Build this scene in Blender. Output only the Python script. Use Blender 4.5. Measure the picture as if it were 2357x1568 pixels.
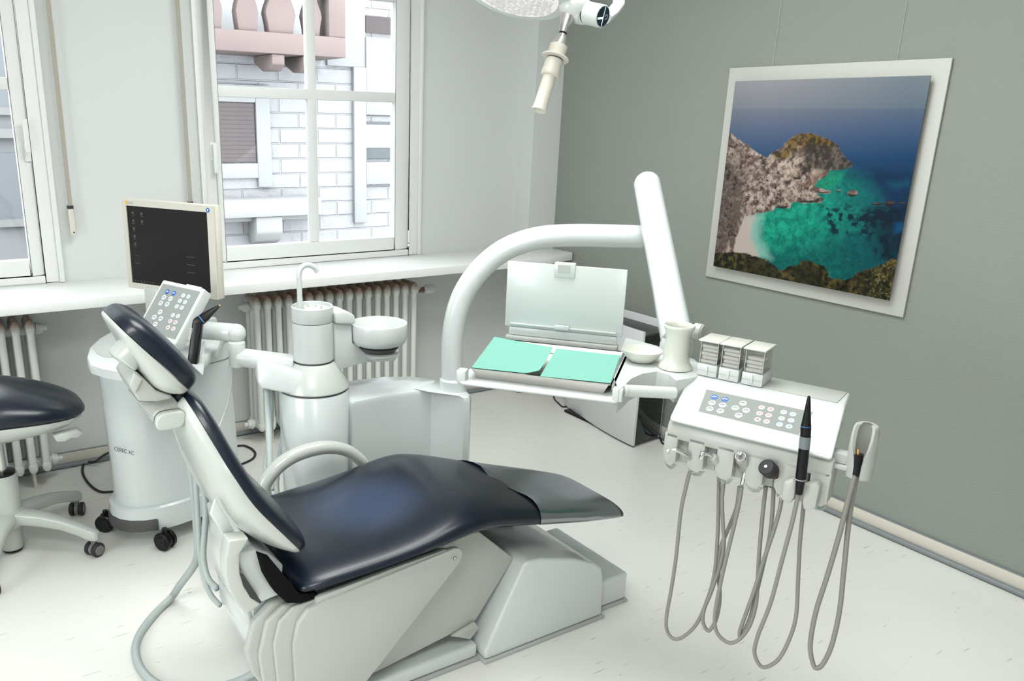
import bpy, bmesh, math, random
import numpy as np
from mathutils import Vector, Matrix, noise as mnoise
random.seed(7)
for o in list(bpy.data.objects): bpy.data.objects.remove(o)
SC = bpy.context.scene
COL = SC.collection
# ------------------------------------------------------------------ camera
W, HH = 2357, 1568
CAMZ = 1.68
FPX = 1884.7; CX = 1178.5 - 173.44; CY = 784 + 61.03
_y, _p, _r = 0.56324966, -0.29514107, -0.02181682
fw = np.array([math.sin(_y)*math.cos(_p), math.cos(_y)*math.cos(_p), math.sin(_p)])
rt = np.array([math.cos(_y), -math.sin(_y), 0.]); dn = np.cross(fw, rt)
RM = np.array([math.cos(_r)*rt + math.sin(_r)*dn, -math.sin(_r)*rt + math.cos(_r)*dn, fw])
cam_d = bpy.data.cameras.new('camera'); cam = bpy.data.objects.new('camera', cam_d); COL.objects.link(cam)
cam_d.sensor_width = 36; cam_d.lens = FPX/W*36
cam_d.shift_x = (W/2-CX)/W; cam_d.shift_y = (CY-HH/2)/W; cam_d.clip_start = .05
m = Matrix.Identity(4)
for i in range(3):
    m[i][0] = RM[0][i]; m[i][1] = -RM[1][i]; m[i][2] = -RM[2][i]
m[2][3] = CAMZ
cam.matrix_world = m
SC.camera = cam
# ------------------------------------------------------------------ world, lights, exposure
SC.view_settings.view_transform = 'Standard'; SC.view_settings.look = 'None'
SC.view_settings.gamma = 1; SC.view_settings.use_curve_mapping = False
SC.view_settings.exposure = 0.64
SC.cycles.use_denoising = True
SC.cycles.max_bounces = 7; SC.cycles.diffuse_bounces = 4; SC.cycles.glossy_bounces = 3
SC.cycles.transmission_bounces = 4; SC.cycles.transparent_max_bounces = 10
SC.cycles.sample_clamp_indirect = 4
SC.cycles.caustics_reflective = False; SC.cycles.caustics_refractive = False
wd = bpy.data.worlds.new('sky'); SC.world = wd; wd.use_nodes = True
bg = wd.node_tree.nodes['Background']; bg.inputs[0].default_value = (.90, .96, 1, 1); bg.inputs[1].default_value = 6.6
def light(name, kind, loc, energy, color=(1, 1, 1), look=None, **kw):
    d = bpy.data.lights.new(name, kind); d.energy = energy; d.color = color
    for k, v in kw.items(): setattr(d, k, v)
    o = bpy.data.objects.new(name, d); COL.objects.link(o); o.location = loc
    if look is not None: o.rotation_euler = (Vector(look)-Vector(loc)).to_track_quat('-Z', 'Y').to_euler()
    return o
light('ceiling_fill_light', 'AREA', (1.4, 1.9, 2.93), 36, (.965, 1, .99), (1.4, 1.9, 0), shape='RECTANGLE', size=1.5, size_y=1.2)  # added fill from above the chair, source out of view
light('ceiling_fill_light', 'AREA', (-.3, .2, 2.93), 24, (1, .985, .955), (-.3, .2, 0), shape='RECTANGLE', size=1.0, size_y=.8)  # second added fill light, nearer the camera end
for nm, x0, x1 in (('window_portal', -.62, .5), ('window_portal', 1.25, 2.40)):
    p_ = light(nm, 'AREA', ((x0+x1)/2, 4.30, 1.72), 1, look=((x0+x1)/2, 0, 1.72), shape='RECTANGLE', size=x1-x0, size_y=1.6)
    p_.data.cycles.is_portal = True
for nm, loc_, look_, sx_, sy_ in (('window_portal', (-1.83, 1.6, 1.45), (3, 1.6, 1.45), 1.4, 1.3), ('window_portal', (-.55, -1.83, 1.65), (-.55, 3, 1.65), .9, .9)):  # portals of the two added, unseen windows
    p_ = light(nm, 'AREA', loc_, 1, look=look_, shape='RECTANGLE', size=sx_, size_y=sy_); p_.data.cycles.is_portal = True

# ------------------------------------------------------------------ measuring helpers
C0 = np.array([0, 0, CAMZ])
def ray(u, v): return RM.T @ np.array([(u-CX)/FPX, (v-CY)/FPX, 1])
def at(u, v, x=None, y=None, z=None, d=None):
    D = ray(u, v)
    t = d if d is not None else (x/D[0] if x is not None else (y/D[1] if y is not None else (z-CAMZ)/D[2]))
    return Vector(C0+t*D)
class Frame:
    def __init__(s, az, ox, oy):
        a = math.radians(az); s.O = np.array([ox, oy, 0.])
        s.x = np.array([-math.sin(a), -math.cos(a), 0]); s.y = np.array([math.cos(a), -math.sin(a), 0])
        s.M = Matrix(((s.x[0], s.y[0], 0, ox), (s.x[1], s.y[1], 0, oy), (0, 0, 1, 0), (0, 0, 0, 1)))
    def loc(s, P): d = np.array(P)-s.O; return Vector((d@s.x, d@s.y, d[2]))
    def ly(s, u, v, y):
        D = ray(u, v); t = (y-(C0-s.O)@s.y)/(D@s.y); return s.loc(C0+t*D)
    def lz(s, u, v, z): return s.loc(at(u, v, z=z))
    def w(s, x, y, z): return s.M @ Vector((x, y, z))
FA = Frame(-20, 1.75, 1.25); FB = Frame(-39, 1.55, 1.80)
FC = Frame(-32, .575, 3.19)

# ------------------------------------------------------------------ materials
def mat(name, col, rough=.5, metal=0., coat=0., emis=None, es=1., alpha=None, spec=.5, noise=0., nscale=8., bump=0., bscale=200.):
    m = bpy.data.materials.new(name); m.use_nodes = True; nt = m.node_tree; b = nt.nodes['Principled BSDF']
    b.inputs['Base Color'].default_value = (*col, 1); b.inputs['Roughness'].default_value = rough
    b.inputs['Metallic'].default_value = metal; b.inputs['Coat Weight'].default_value = coat
    b.inputs['Coat Roughness'].default_value = .08
    b.inputs['Specular IOR Level'].default_value = spec
    if emis: b.inputs['Emission Color'].default_value = (*emis, 1); b.inputs['Emission Strength'].default_value = es
    if noise or bump:
        tc = nt.nodes.new('ShaderNodeTexCoord')
    if noise:
        n = nt.nodes.new('ShaderNodeTexNoise'); n.inputs['Scale'].default_value = nscale; n.inputs['Detail'].default_value = 4
        nt.links.new(tc.outputs['Object'], n.inputs['Vector'])
        mx = nt.nodes.new('ShaderNodeMix'); mx.data_type = 'RGBA'
        mx.inputs[6].default_value = (*[c*(1-noise) for c in col], 1); mx.inputs[7].default_value = (*[min(1, c*(1+noise)) for c in col], 1)
        nt.links.new(n.outputs['Fac'], mx.inputs[0]); nt.links.new(mx.outputs[2], b.inputs['Base Color'])
    if bump:
        n2 = nt.nodes.new('ShaderNodeTexNoise'); n2.inputs['Scale'].default_value = bscale; n2.inputs['Detail'].default_value = 2
        nt.links.new(tc.outputs['Object'], n2.inputs['Vector'])
        bp = nt.nodes.new('ShaderNodeBump'); bp.inputs['Strength'].default_value = bump; bp.inputs['Distance'].default_value = .002
        nt.links.new(n2.outputs['Fac'], bp.inputs['Height']); nt.links.new(bp.outputs[0], b.inputs['Normal'])
    return m
def s2l(r, g, b): return tuple(((c/255+.055)/1.055)**2.4 if c > 10 else c/255/12.92 for c in (r, g, b))
def clear(name, tint=(1, 1, 1), gloss=.08, rough=.02, gcol=(1, 1, 1)):
    m = bpy.data.materials.new(name); m.use_nodes = True; nt = m.node_tree; nt.nodes.clear()
    o = nt.nodes.new('ShaderNodeOutputMaterial'); t = nt.nodes.new('ShaderNodeBsdfTransparent'); g = nt.nodes.new('ShaderNodeBsdfGlossy')
    t.inputs[0].default_value = (*tint, 1); g.inputs['Roughness'].default_value = rough; g.inputs[0].default_value = (*gcol, 1)
    x = nt.nodes.new('ShaderNodeMixShader')
    lw = nt.nodes.new('ShaderNodeLayerWeight'); lw.inputs[0].default_value = .25
    mt = nt.nodes.new('ShaderNodeMath'); mt.operation = 'MULTIPLY_ADD'; mt.inputs[1].default_value = .6; mt.inputs[2].default_value = gloss
    nt.links.new(lw.outputs['Fresnel'], mt.inputs[0]); nt.links.new(mt.outputs[0], x.inputs[0])
    nt.links.new(t.outputs[0], x.inputs[1]); nt.links.new(g.outputs[0], x.inputs[2]); nt.links.new(x.outputs[0], o.inputs[0])
    return m
M = {}
M['white'] = mat('white_plastic', (.56, .59, .575), .28, coat=.25)
M['white2'] = mat('white_lacquer', (.60, .64, .63), .22, coat=.5)
M['cream'] = mat('cream_plastic', (.60, .575, .50), .4)
M['ivory'] = mat('ivory_plastic', (.58, .59, .53), .3, coat=.2)
M['shell'] = mat('light_grey_shell', (.50, .525, .49), .25, coat=.4)
M['grey'] = mat('grey_plastic', (.42, .44, .43), .4)
M['lgrey'] = mat('pale_grey_plastic', (.43, .445, .415), .35, coat=.1)
M['dgrey'] = mat('dark_grey_plastic', (.07, .07, .068), .5)
M['mgrey'] = mat('wheel_grey', (.17, .17, .17), .5)
M['black'] = mat('black_plastic', (.004, .004, .005), .3, spec=.3)
M['blackg'] = mat('black_gloss', (.008, .012, .011), .12, coat=.3)
M['rubber'] = mat('black_rubber', (.02, .02, .02), .6)
M['navy'] = mat('navy_vinyl', (.0045, .0085, .018), .30, coat=.12, spec=.42, bump=.12, bscale=500)
M['wall'] = mat('back_wall_paint', (.61, .625, .612), .9, bump=.1, bscale=120)
M['wallr'] = mat('right_wall_paint', (.245, .264, .235), .85)
M['trimw'] = mat('window_paint', (.72, .73, .71), .5)
M['sill'] = mat('sill_laminate', (.83, .84, .83), .35)
M['base'] = mat('baseboard_vinyl', (.60, .57, .50), .5)
M['strip'] = mat('grey_floor_trim', (.20, .22, .23), .5)
M['ceil'] = mat('ceiling_paint', (.8, .8, .78), .9)
M['steel'] = mat('steel', (.62, .61, .58), .25, metal=1)
M['chrome'] = mat('chrome', (.7, .7, .7), .12, metal=1)
M['tray'] = mat('stainless_tray', (.70, .68, .64), .3, metal=.85)
M['mint'] = mat('mint_paper', (.19, .43, .355), .9, spec=.15, noise=.03, nscale=5)
M['mintd'] = mat('mint_paper_underside', (.02, .55, .43), .7)
M['hose'] = mat('hose_grey', (.24, .235, .21), .45)
M['hosel'] = mat('pale_hose', (.42, .47, .455), .4)
M['keypad'] = mat('keypad_foil', (.25, .27, .255), .75, spec=.15)
M['btn'] = mat('button_white', (.55, .58, .59), .7, spec=.2)
M['blue'] = mat('button_blue', (.01, .09, .38), .4)
M['ink'] = mat('glyph_grey', (.12, .13, .17), .5)
M['inkr'] = mat('glyph_red', (.6, .08, .13), .5)
M['inkt'] = mat('glyph_teal', (.08, .42, .45), .5)
M['inkw'] = mat('glyph_white', (.8, .85, .9), .5)
M['screen'] = mat('dark_screen', (.006, .006, .006), .25)
M['dim'] = mat('screen_mark', (.06, .06, .06), .5)
M['orange'] = mat('orange_mark', (.8, .4, .03), .5)
M['red'] = mat('red_ring', (.5, .1, .05), .4)
M['gold'] = mat('brass', (.7, .45, .15), .3, metal=.8)
M['lblue'] = mat('blue_ring', (.05, .25, .7), .4)
M['strap'] = mat('blind_strap', (.36, .34, .28), .8)
M['tan'] = mat('aged_plastic', (.72, .55, .36), .5)
M['rust'] = mat('browned_paint', (.16, .085, .05), .6)
M['cotton'] = mat('cotton', (.80, .79, .77), .9, bump=.5, bscale=150)
M['glass'] = clear('window_glass', gloss=.02, rough=0.0)
M['acryl'] = clear('clear_acrylic', tint=(.93, .93, .92), gloss=.05)
M['film'] = clear('clear_foil', tint=(.72, .74, .75), gloss=.42, rough=.25, gcol=(.85, .88, .92))
M['cond'] = mat('skirting_cable', (.05, .05, .05), .5)
M['glow'] = mat('led_lens', (.3, .3, .3), .3, emis=(1, .955, .92), es=.40)
M['facet'] = mat('led_facets', (.35, .35, .35), .08, emis=(1, .96, .93), es=.22)
M['farglass'] = mat('far_window_glass', (.03, .036, .04), .6)
M['skylit'] = mat('painted_skylight', (.42, .43, .44), .9)  # paler tone carries the sky brightness of the balustrade gaps
M['frost'] = mat('frosted_lamp_cover', (.9, .9, .9), .5, emis=(1, .97, .93), es=1.5)
M['board'] = mat('white_board', (.50, .50, .465), .6, bump=.2, bscale=80)
M['sticker'] = mat('display_film', (.16, .19, .20), .25)
M['panel_l'] = mat('side_panel_white', (.66, .67, .68), .35)
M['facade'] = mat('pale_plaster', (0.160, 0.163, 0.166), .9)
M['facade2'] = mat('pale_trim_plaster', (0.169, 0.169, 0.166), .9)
M['sand'] = mat('red_sandstone', (.100, .076, .072), .9, noise=.12, nscale=3)
M['shut'] = mat('roller_shutter', (.040, .030, .031), .7)
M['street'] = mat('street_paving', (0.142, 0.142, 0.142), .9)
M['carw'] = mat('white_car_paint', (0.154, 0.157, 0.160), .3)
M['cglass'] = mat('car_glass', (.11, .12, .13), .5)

# dirt on radiators: browned upper ends (an actual stain on the paint)
def mat_radiator():
    m = mat('radiator_enamel', (.70, .72, .69), .35); nt = m.node_tree; b = nt.nodes['Principled BSDF']
    tc = nt.nodes.new('ShaderNodeTexCoord'); sp = nt.nodes.new('ShaderNodeSeparateXYZ'); nt.links.new(tc.outputs['Object'], sp.inputs[0])
    n = nt.nodes.new('ShaderNodeTexNoise'); n.inputs['Scale'].default_value = 14; nt.links.new(tc.outputs['Object'], n.inputs[0])
    ad = nt.nodes.new('ShaderNodeMath'); ad.operation = 'MULTIPLY_ADD'; ad.inputs[1].default_value = .03
    nt.links.new(n.outputs['Fac'], ad.inputs[0]); nt.links.new(sp.outputs['Z'], ad.inputs[2])
    mr = nt.nodes.new('ShaderNodeMapRange'); mr.inputs[1].default_value = .765; mr.inputs[2].default_value = .80
    nt.links.new(ad.outputs[0], mr.inputs[0])
    mx = nt.nodes.new('ShaderNodeMix'); mx.data_type = 'RGBA'; mx.inputs[6].default_value = (.70, .72, .69, 1); mx.inputs[7].default_value = (.30, .20, .15, 1)
    nt.links.new(mr.outputs[0], mx.inputs[0]); nt.links.new(mx.outputs[2], b.inputs['Base Color'])
    return m
M['radi'] = mat_radiator()
def mat_floor():
    m = mat('floor_vinyl', (.7, .7, .66), .3, spec=.4); nt = m.node_tree; b = nt.nodes['Principled BSDF']
    tc = nt.nodes.new('ShaderNodeTexCoord')
    n = nt.nodes.new('ShaderNodeTexNoise'); n.inputs['Scale'].default_value = 1.7; n.inputs['Detail'].default_value = 3
    nt.links.new(tc.outputs['Object'], n.inputs['Vector'])
    mx = nt.nodes.new('ShaderNodeMix'); mx.data_type = 'RGBA'; mx.inputs[6].default_value = (.74, .73, .68, 1); mx.inputs[7].default_value = (.80, .80, .765, 1)
    nt.links.new(n.outputs['Fac'], mx.inputs[0])
    def flecks(rot, scale, lo, hi, seed):
        mp = nt.nodes.new('ShaderNodeMapping'); mp.inputs['Rotation'].default_value = (0, 0, rot); mp.inputs['Scale'].default_value = scale
        mp.inputs['Location'].default_value = (seed, seed, 0)
        nt.links.new(tc.outputs['Object'], mp.inputs[0])
        v = nt.nodes.new('ShaderNodeTexNoise'); v.inputs['Scale'].default_value = 1; v.inputs['Detail'].default_value = 1.5
        nt.links.new(mp.outputs[0], v.inputs['Vector'])
        r = nt.nodes.new('ShaderNodeMapRange'); r.inputs[1].default_value = lo; r.inputs[2].default_value = hi
        nt.links.new(v.outputs['Fac'], r.inputs[0]); return r
    r1 = flecks(math.radians(62), (9, 110, 1), .69, .77, 3.1); r2 = flecks(math.radians(70), (30, 70, 1), .75, .80, 9.7)
    mxx = nt.nodes.new('ShaderNodeMath'); mxx.operation = 'MAXIMUM'; nt.links.new(r1.outputs[0], mxx.inputs[0]); nt.links.new(r2.outputs[0], mxx.inputs[1])
    ml = nt.nodes.new('ShaderNodeMath'); ml.operation = 'MULTIPLY'; ml.inputs[1].default_value = .6; nt.links.new(mxx.outputs[0], ml.inputs[0])
    m2 = nt.nodes.new('ShaderNodeMix'); m2.data_type = 'RGBA'; m2.inputs[7].default_value = (.30, .30, .28, 1)
    nt.links.new(ml.outputs[0], m2.inputs[0]); nt.links.new(mx.outputs[2], m2.inputs[6]); nt.links.new(m2.outputs[2], b.inputs['Base Color'])
    return m
M['floor'] = mat_floor()
def mat_wallpaper():
    m = M['wallr']; nt = m.node_tree; b = nt.nodes['Principled BSDF']
    tc = nt.nodes.new('ShaderNodeTexCoord'); mp = nt.nodes.new('ShaderNodeMapping'); mp.inputs['Rotation'].default_value = (math.radians(50), 0, 0); mp.inputs['Scale'].default_value = (1, 60, 190)
    nt.links.new(tc.outputs['Object'], mp.inputs[0])
    n = nt.nodes.new('ShaderNodeTexNoise'); n.inputs['Scale'].default_value = 1.3; n.inputs['Detail'].default_value = 1; nt.links.new(mp.outputs[0], n.inputs[0])
    bp = nt.nodes.new('ShaderNodeBump'); bp.inputs['Strength'].default_value = .35; bp.inputs['Distance'].default_value = .004
    nt.links.new(n.outputs['Fac'], bp.inputs['Height']); nt.links.new(bp.outputs[0], b.inputs['Normal'])
mat_wallpaper()
def mat_stone():
    m = mat('rusticated_stone', (.26, .265, .27), .95); nt = m.node_tree; b = nt.nodes['Principled BSDF']
    tc = nt.nodes.new('ShaderNodeTexCoord'); mp = nt.nodes.new('ShaderNodeMapping'); mp.inputs['Rotation'].default_value = (math.radians(90), 0, 0)
    nt.links.new(tc.outputs['Object'], mp.inputs[0])
    br = nt.nodes.new('ShaderNodeTexBrick'); br.inputs['Scale'].default_value = 1; br.inputs['Brick Width'].default_value = .46; br.inputs['Row Height'].default_value = .165
    br.inputs['Mortar Size'].default_value = .012; br.inputs['Mortar Smooth'].default_value = .6
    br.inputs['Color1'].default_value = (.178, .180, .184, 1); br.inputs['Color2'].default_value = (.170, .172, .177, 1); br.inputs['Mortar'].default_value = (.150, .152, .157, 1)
    nt.links.new(mp.outputs[0], br.inputs[0]); nt.links.new(br.outputs[0], b.inputs['Base Color'])
    n = nt.nodes.new('ShaderNodeTexNoise'); n.inputs['Scale'].default_value = 6.6; n.inputs['Detail'].default_value = 5; nt.links.new(tc.outputs['Object'], n.inputs[0])
    ad = nt.nodes.new('ShaderNodeMath'); ad.operation = 'SUBTRACT'; nt.links.new(n.outputs['Fac'], ad.inputs[0]); nt.links.new(br.outputs['Fac'], ad.inputs[1])
    bp = nt.nodes.new('ShaderNodeBump'); bp.inputs['Strength'].default_value = .7; bp.inputs['Distance'].default_value = .05
    nt.links.new(ad.outputs[0], bp.inputs['Height']); nt.links.new(bp.outputs[0], b.inputs['Normal'])
    return m
M['stone'] = mat_stone()

# ------------------------------------------------------------------ mesh builder
class MB:
    def __init__(s, F=None):
        s.v = []; s.f = []; s.mi = []; s.M = F.M if isinstance(F, Frame) else F; s.cur = 0
    def add(s, vs, fs):
        k = len(s.v)
        for p in vs:
            p = Vector(p); s.v.append(s.M @ p if s.M is not None else p)
        for f in fs: s.f.append([i+k for i in f]); s.mi.append(s.cur)
        return s
    def box(s, x0, x1, y0, y1, z0, z1):
        vs = [(x, y, z) for x in (x0, x1) for y in (y0, y1) for z in (z0, z1)]
        return s.add(vs, [(0, 1, 3, 2), (4, 6, 7, 5), (0, 4, 5, 1), (2, 3, 7, 6), (0, 2, 6, 4), (1, 5, 7, 3)])
    def prism(s, pts, a, b, axis='y'):
        n = len(pts)
        def P(p, t): return (p[0], t, p[1]) if axis == 'y' else ((p[0], p[1], t) if axis == 'z' else (t, p[0], p[1]))
        vs = [P(p, a) for p in pts]+[P(p, b) for p in pts]
        fs = [tuple(range(n)), tuple(range(2*n-1, n-1, -1))]+[(i, i+n, (i+1) % n+n, (i+1) % n) for i in range(n)]
        return s.add(vs, fs)
    def loft(s, rings, cap=True, closed=False):
        n = len(rings[0]); k = len(rings); vs = [p for r in rings for p in r]; fs = []
        for j in range(k if closed else k-1):
            a, b = j*n, ((j+1) % k)*n
            for i in range(n): fs.append((a+i, a+(i+1) % n, b+(i+1) % n, b+i))
        if cap and not closed: fs += [tuple(reversed(range(n))), tuple(range((k-1)*n, k*n))]
        return s.add(vs, fs)
    def lathe(s, c, prof, axis=(0, 0, 1), n=32, cap=True):
        ax = Vector(axis).normalized(); q = ax.to_track_quat('Z', 'Y'); c = Vector(c); R = []
        for r, h in prof:
            R.append([c+q @ Vector((max(r, 1e-5)*math.cos(2*math.pi*i/n), max(r, 1e-5)*math.sin(2*math.pi*i/n), h)) for i in range(n)])
        return s.loft(R, cap)
    def cyl(s, a, b, r, r2=None, n=24):
        a = Vector(a); b = Vector(b); L = (b-a).length
        return s.lathe(a, [(r, 0), (r if r2 is None else r2, L)], b-a, n)
    def tube(s, pts, r, n=12, sub=6, cap=True, smooth=True, ring=None):
        P = [Vector(p) for p in pts]
        if smooth and len(P) > 2:
            Q = []
            for i in range(len(P)-1):
                p0 = P[max(i-1, 0)]; p1 = P[i]; p2 = P[i+1]; p3 = P[min(i+2, len(P)-1)]
                for j in range(sub):
                    t = j/sub; Q.append(.5*((2*p1)+(p2-p0)*t+(2*p0-5*p1+4*p2-p3)*t*t+(3*p1-p0-3*p2+p3)*t**3))
            Q.append(P[-1])
        else: Q = P
        rs = r if callable(r) else (lambda t: r)
        T = [(Q[min(i+1, len(Q)-1)]-Q[max(i-1, 0)]).normalized() for i in range(len(Q))]
        u = T[0].orthogonal().normalized(); R = []
        for i, q in enumerate(Q):
            u = (u-T[i]*u.dot(T[i])).normalized(); w = T[i].cross(u); rr = rs(i/(len(Q)-1))
            if ring and i % 2: rr *= ring
            R.append([q+(u*math.cos(2*math.pi*k/n)+w*math.sin(2*math.pi*k/n))*rr for k in range(n)])
        return s.loft(R, cap)
    def sphere(s, c, r, n=20, sc=(1, 1, 1)):
        c = Vector(c); R = []
        for j in range(1, n//2):
            a = math.pi*j/(n//2)
            R.append([c+Vector((r*math.sin(a)*math.cos(2*math.pi*i/n)*sc[0], r*math.sin(a)*math.sin(2*math.pi*i/n)*sc[1], r*math.cos(a)*sc[2])) for i in range(n)])
        return s.loft(R)
    def build(s, name, mats, parent=None, bevel=0, seg=2, smooth=True, sharp=38):
        if not isinstance(mats, (list, tuple)): mats = [mats]
        me = bpy.data.meshes.new(name); org = parent_origin(parent)
        me.from_pydata([tuple(p-org) for p in s.v], [], s.f)
        for mm in mats: me.materials.append(M[mm] if isinstance(mm, str) else mm)
        me.polygons.foreach_set('material_index', s.mi)
        bm = bmesh.new(); bm.from_mesh(me)
        bmesh.ops.remove_doubles(bm, verts=bm.verts, dist=1e-6)
        bmesh.ops.recalc_face_normals(bm, faces=bm.faces)
        if bevel:
            ed = [e for e in bm.edges if len(e.link_faces) == 2 and e.calc_face_angle(0) > math.radians(30)]
            bmesh.ops.bevel(bm, geom=ed, offset=bevel, segments=seg, profile=.5, affect='EDGES', clamp_overlap=True)
        bm.to_mesh(me); bm.free()
        if smooth:
            me.polygons.foreach_set('use_smooth', [True]*len(me.polygons)); me.set_sharp_from_angle(angle=math.radians(sharp))
        me.update()
        o = bpy.data.objects.new(name, me); COL.objects.link(o)
        if parent is not None: o.parent = parent
        else: pass
        return o
def parent_origin(p):
    o = Vector((0, 0, 0))
    while p is not None: o = o+Vector(p.location); p = p.parent
    return o
def tag(o, label, cat, group=None):
    o['label'] = label; o['category'] = cat
    if group: o['group'] = group
    return o
def thing(name, loc, label, cat, group=None):
    o = bpy.data.objects.new(name, None); COL.objects.link(o); o.location = loc; o.empty_display_size = .05
    return tag(o, label, cat, group)
def struct(o): o['kind'] = 'structure'; return o
def lab(o, l): o['label'] = l; return o
def copy_tree(o, parent=None):
    c = o.copy(); COL.objects.link(c); c.parent = parent
    for ch in [x for x in o.children]: copy_tree(ch, c)
    return c
def single(mb, name, mats, label, cat, group=None, **kw):   # a thing that is one mesh, origin at its base centre
    c = Vector((sum(p.x for p in mb.v)/len(mb.v), sum(p.y for p in mb.v)/len(mb.v), min(p.z for p in mb.v)))
    mb.v = [p-c for p in mb.v]; o = mb.build(name, mats, None, **kw); o.location = c
    return tag(o, label, cat, group)
def text_mb(body, size, origin, xdir, ydir, thick=.0004):
    cu = bpy.data.curves.new('txt', 'FONT'); cu.body = body; cu.size = size; cu.extrude = thick
    to = bpy.data.objects.new('txt', cu); COL.objects.link(to); bpy.context.view_layer.update()
    me = to.to_mesh(); x = Vector(xdir).normalized(); y = Vector(ydir).normalized(); z = x.cross(y); O = Vector(origin)
    vs = [O+x*v.co.x+y*v.co.y+z*v.co.z for v in me.vertices]; fs = [tuple(p.vertices) for p in me.polygons]
    to.to_mesh_clear(); bpy.data.objects.remove(to)
    return MB().add(vs, fs)

# ================================================================== ROOM
RX = 3.348; BY = 4.104; CZ = 3.0; LX = -1.6; FY = -1.6
struct(MB().box(LX, RX, FY, BY, -.06, 0).build('floor', 'floor', smooth=False))
struct(MB().box(LX-.1, RX+.1, FY-.1, BY+.3, CZ, CZ+.06).build('ceiling', 'ceil', smooth=False))
struct(MB().box(RX, RX+.1, FY-.1, BY+.3, -.06, CZ).build('wall_right', 'wallr', smooth=False))
def side_window(n, a0, a1, z0, z1, axis):   # unseen windows added beside and behind the camera for fill daylight
    P = (lambda u0, u1, w0, w1, za, zb: (w0, w1, u0, u1, za, zb)) if axis == 'x' else (lambda u0, u1, w0, w1, za, zb: (u0, u1, w0, w1, za, zb))
    B0 = LX if axis == 'x' else FY; lo, hi = (FY-.2, BY+.3) if axis == 'x' else (LX, RX)
    wl = MB()
    for u0, u1, za, zb in ((lo, a0, -.06, CZ), (a1, hi, -.06, CZ), (a0, a1, -.06, z0), (a0, a1, z1, CZ)): wl.box(*P(u0, u1, B0-.2, B0, za, zb))
    struct(wl.build('wall_left' if axis == 'x' else 'wall_front', 'wall', smooth=False))
    w = bpy.data.objects.new('window_%d' % n, None); COL.objects.link(w); w.location = P((a0+a1)/2, 0, B0-.1, 0, z0, 0)[0::2]; struct(w)
    w.location = ((B0-.1, (a0+a1)/2, z0) if axis == 'x' else ((a0+a1)/2, B0-.1, z0))
    f = MB(); t = .06; am = (a0+a1)/2
    for u0, u1, za, zb in ((a0+.001, a0+t, z0+.001, z1-.001), (a1-t, a1-.001, z0+.001, z1-.001), (a0+t, a1-t, z0+.001, z0+t), (a0+t, a1-t, z1-t, z1-.001), (am-.03, am+.03, z0+t, z1-t)): f.box(*P(u0, u1, B0-.14, B0-.07, za, zb))
    f.build('window_frame', 'trimw', w, bevel=.003)
    MB().box(*P(a0+t, a1-t, B0-.11, B0-.106, z0+t, z1-t)).build('window_glass', 'glass', w, smooth=False)
side_window(3, .9, 2.3, .8, 2.1, 'x')
side_window(4, -1.0, -.1, 1.2, 2.1, 'y')
W1 = (-.70, .53, .905, 2.62); W2 = (1.20, 2.45, .905, 2.62)   # openings
wb = MB()
wb.box(LX, RX, BY, BY+.28, -.06, .905); wb.box(LX, RX, BY, BY+.28, 2.62, CZ)
wb.box(LX, W1[0], BY, BY+.28, .905, 2.62); wb.box(W1[1], W2[0], BY, BY+.28, .905, 2.62); wb.box(W2[1], RX, BY, BY+.28, .905, 2.62)
wb.box(3.143, RX-.0005, 3.965, BY, 0.0005, CZ-.0005)
struct(wb.build('wall_back', 'wall', smooth=False))
sl = MB().prism([(LX+.001, 3.665), (3.05, 3.68), (3.325, 3.752), (3.345, 3.775), (3.345, 3.964), (3.142, 3.964), (3.142, BY-.001), (LX+.001, BY-.001)], .872, .915, 'z')
struct(sl.build('window_sill', 'sill', bevel=.003))
# windows
def window(n, X0, X1, gx, handle_x, hinge_x, mull):
    Y = BY
    root = bpy.data.objects.new('window_%d' % n, None); COL.objects.link(root); root.location = (X0, Y, .915); struct(root)
    f = MB()   # casing
    f.box(X0-.0, X0+.075, Y-.012, Y+.09, .916, 2.62); f.box(X1-.075, X1, Y-.012, Y+.09, .916, 2.62)
    f.box(X0+.075, X1-.075, Y-.012, Y+.09, .916, .95); f.box(X0+.075, X1-.075, Y-.012, Y+.09, 2.50, 2.62)
    f.box(X0-.004, X0+.02, Y-.022, Y-.0121, .916, 2.62); f.box(X1-.02, X1+.004, Y-.022, Y-.0121, .916, 2.62)
    f.build('window_frame', 'trimw', root, bevel=.004)
    a, b = gx   # sash glass extents
    s_ = MB(); so0, so1 = X0+.075, X1-.075
    s_.box(so0, a, Y-.005, Y+.05, .955, 2.49); s_.box(b, so1, Y-.005, Y+.05, .955, 2.49)
    s_.box(a, b, Y-.005, Y+.05, .955, 1.026); s_.box(a, b, Y-.005, Y+.05, 2.262, 2.49)
    s_.box(a, b, Y+.0, Y+.045, 1.757, 1.808)
    for mx in mull: s_.box(mx-.024, mx+.024, Y+.001, Y+.044, 1.026, 2.262)
    s_.build('sash', 'trimw', root, bevel=.005)
    g = MB(); g.box(a-.004, b+.004, Y+.024, Y+.028, 1.02, 2.268)
    g.build('window_glass', 'glass', root, smooth=False)
    h = MB(); h.box(handle_x-.013, handle_x+.013, Y-.017, Y-.0051, 1.46, 1.545); h.box(handle_x-.010, handle_x+.010, Y-.045, Y-.017, 1.515, 1.535)
    h.box(handle_x-.010, handle_x+.010, Y-.056, Y-.043, 1.40 if n == 2 else 1.50, 1.54 if n == 2 else 1.64)
    h.build('window_handle', 'trimw', root, bevel=.003)
    if hinge_x:
        k = MB(); k.cyl((hinge_x, Y-.017, .99), (hinge_x, Y-.017, 1.06), .007); k.cyl((hinge_x, Y-.017, .968), (hinge_x, Y-.017, .985), .008)
        k.build('window_hinge', 'trimw', root)
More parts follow.
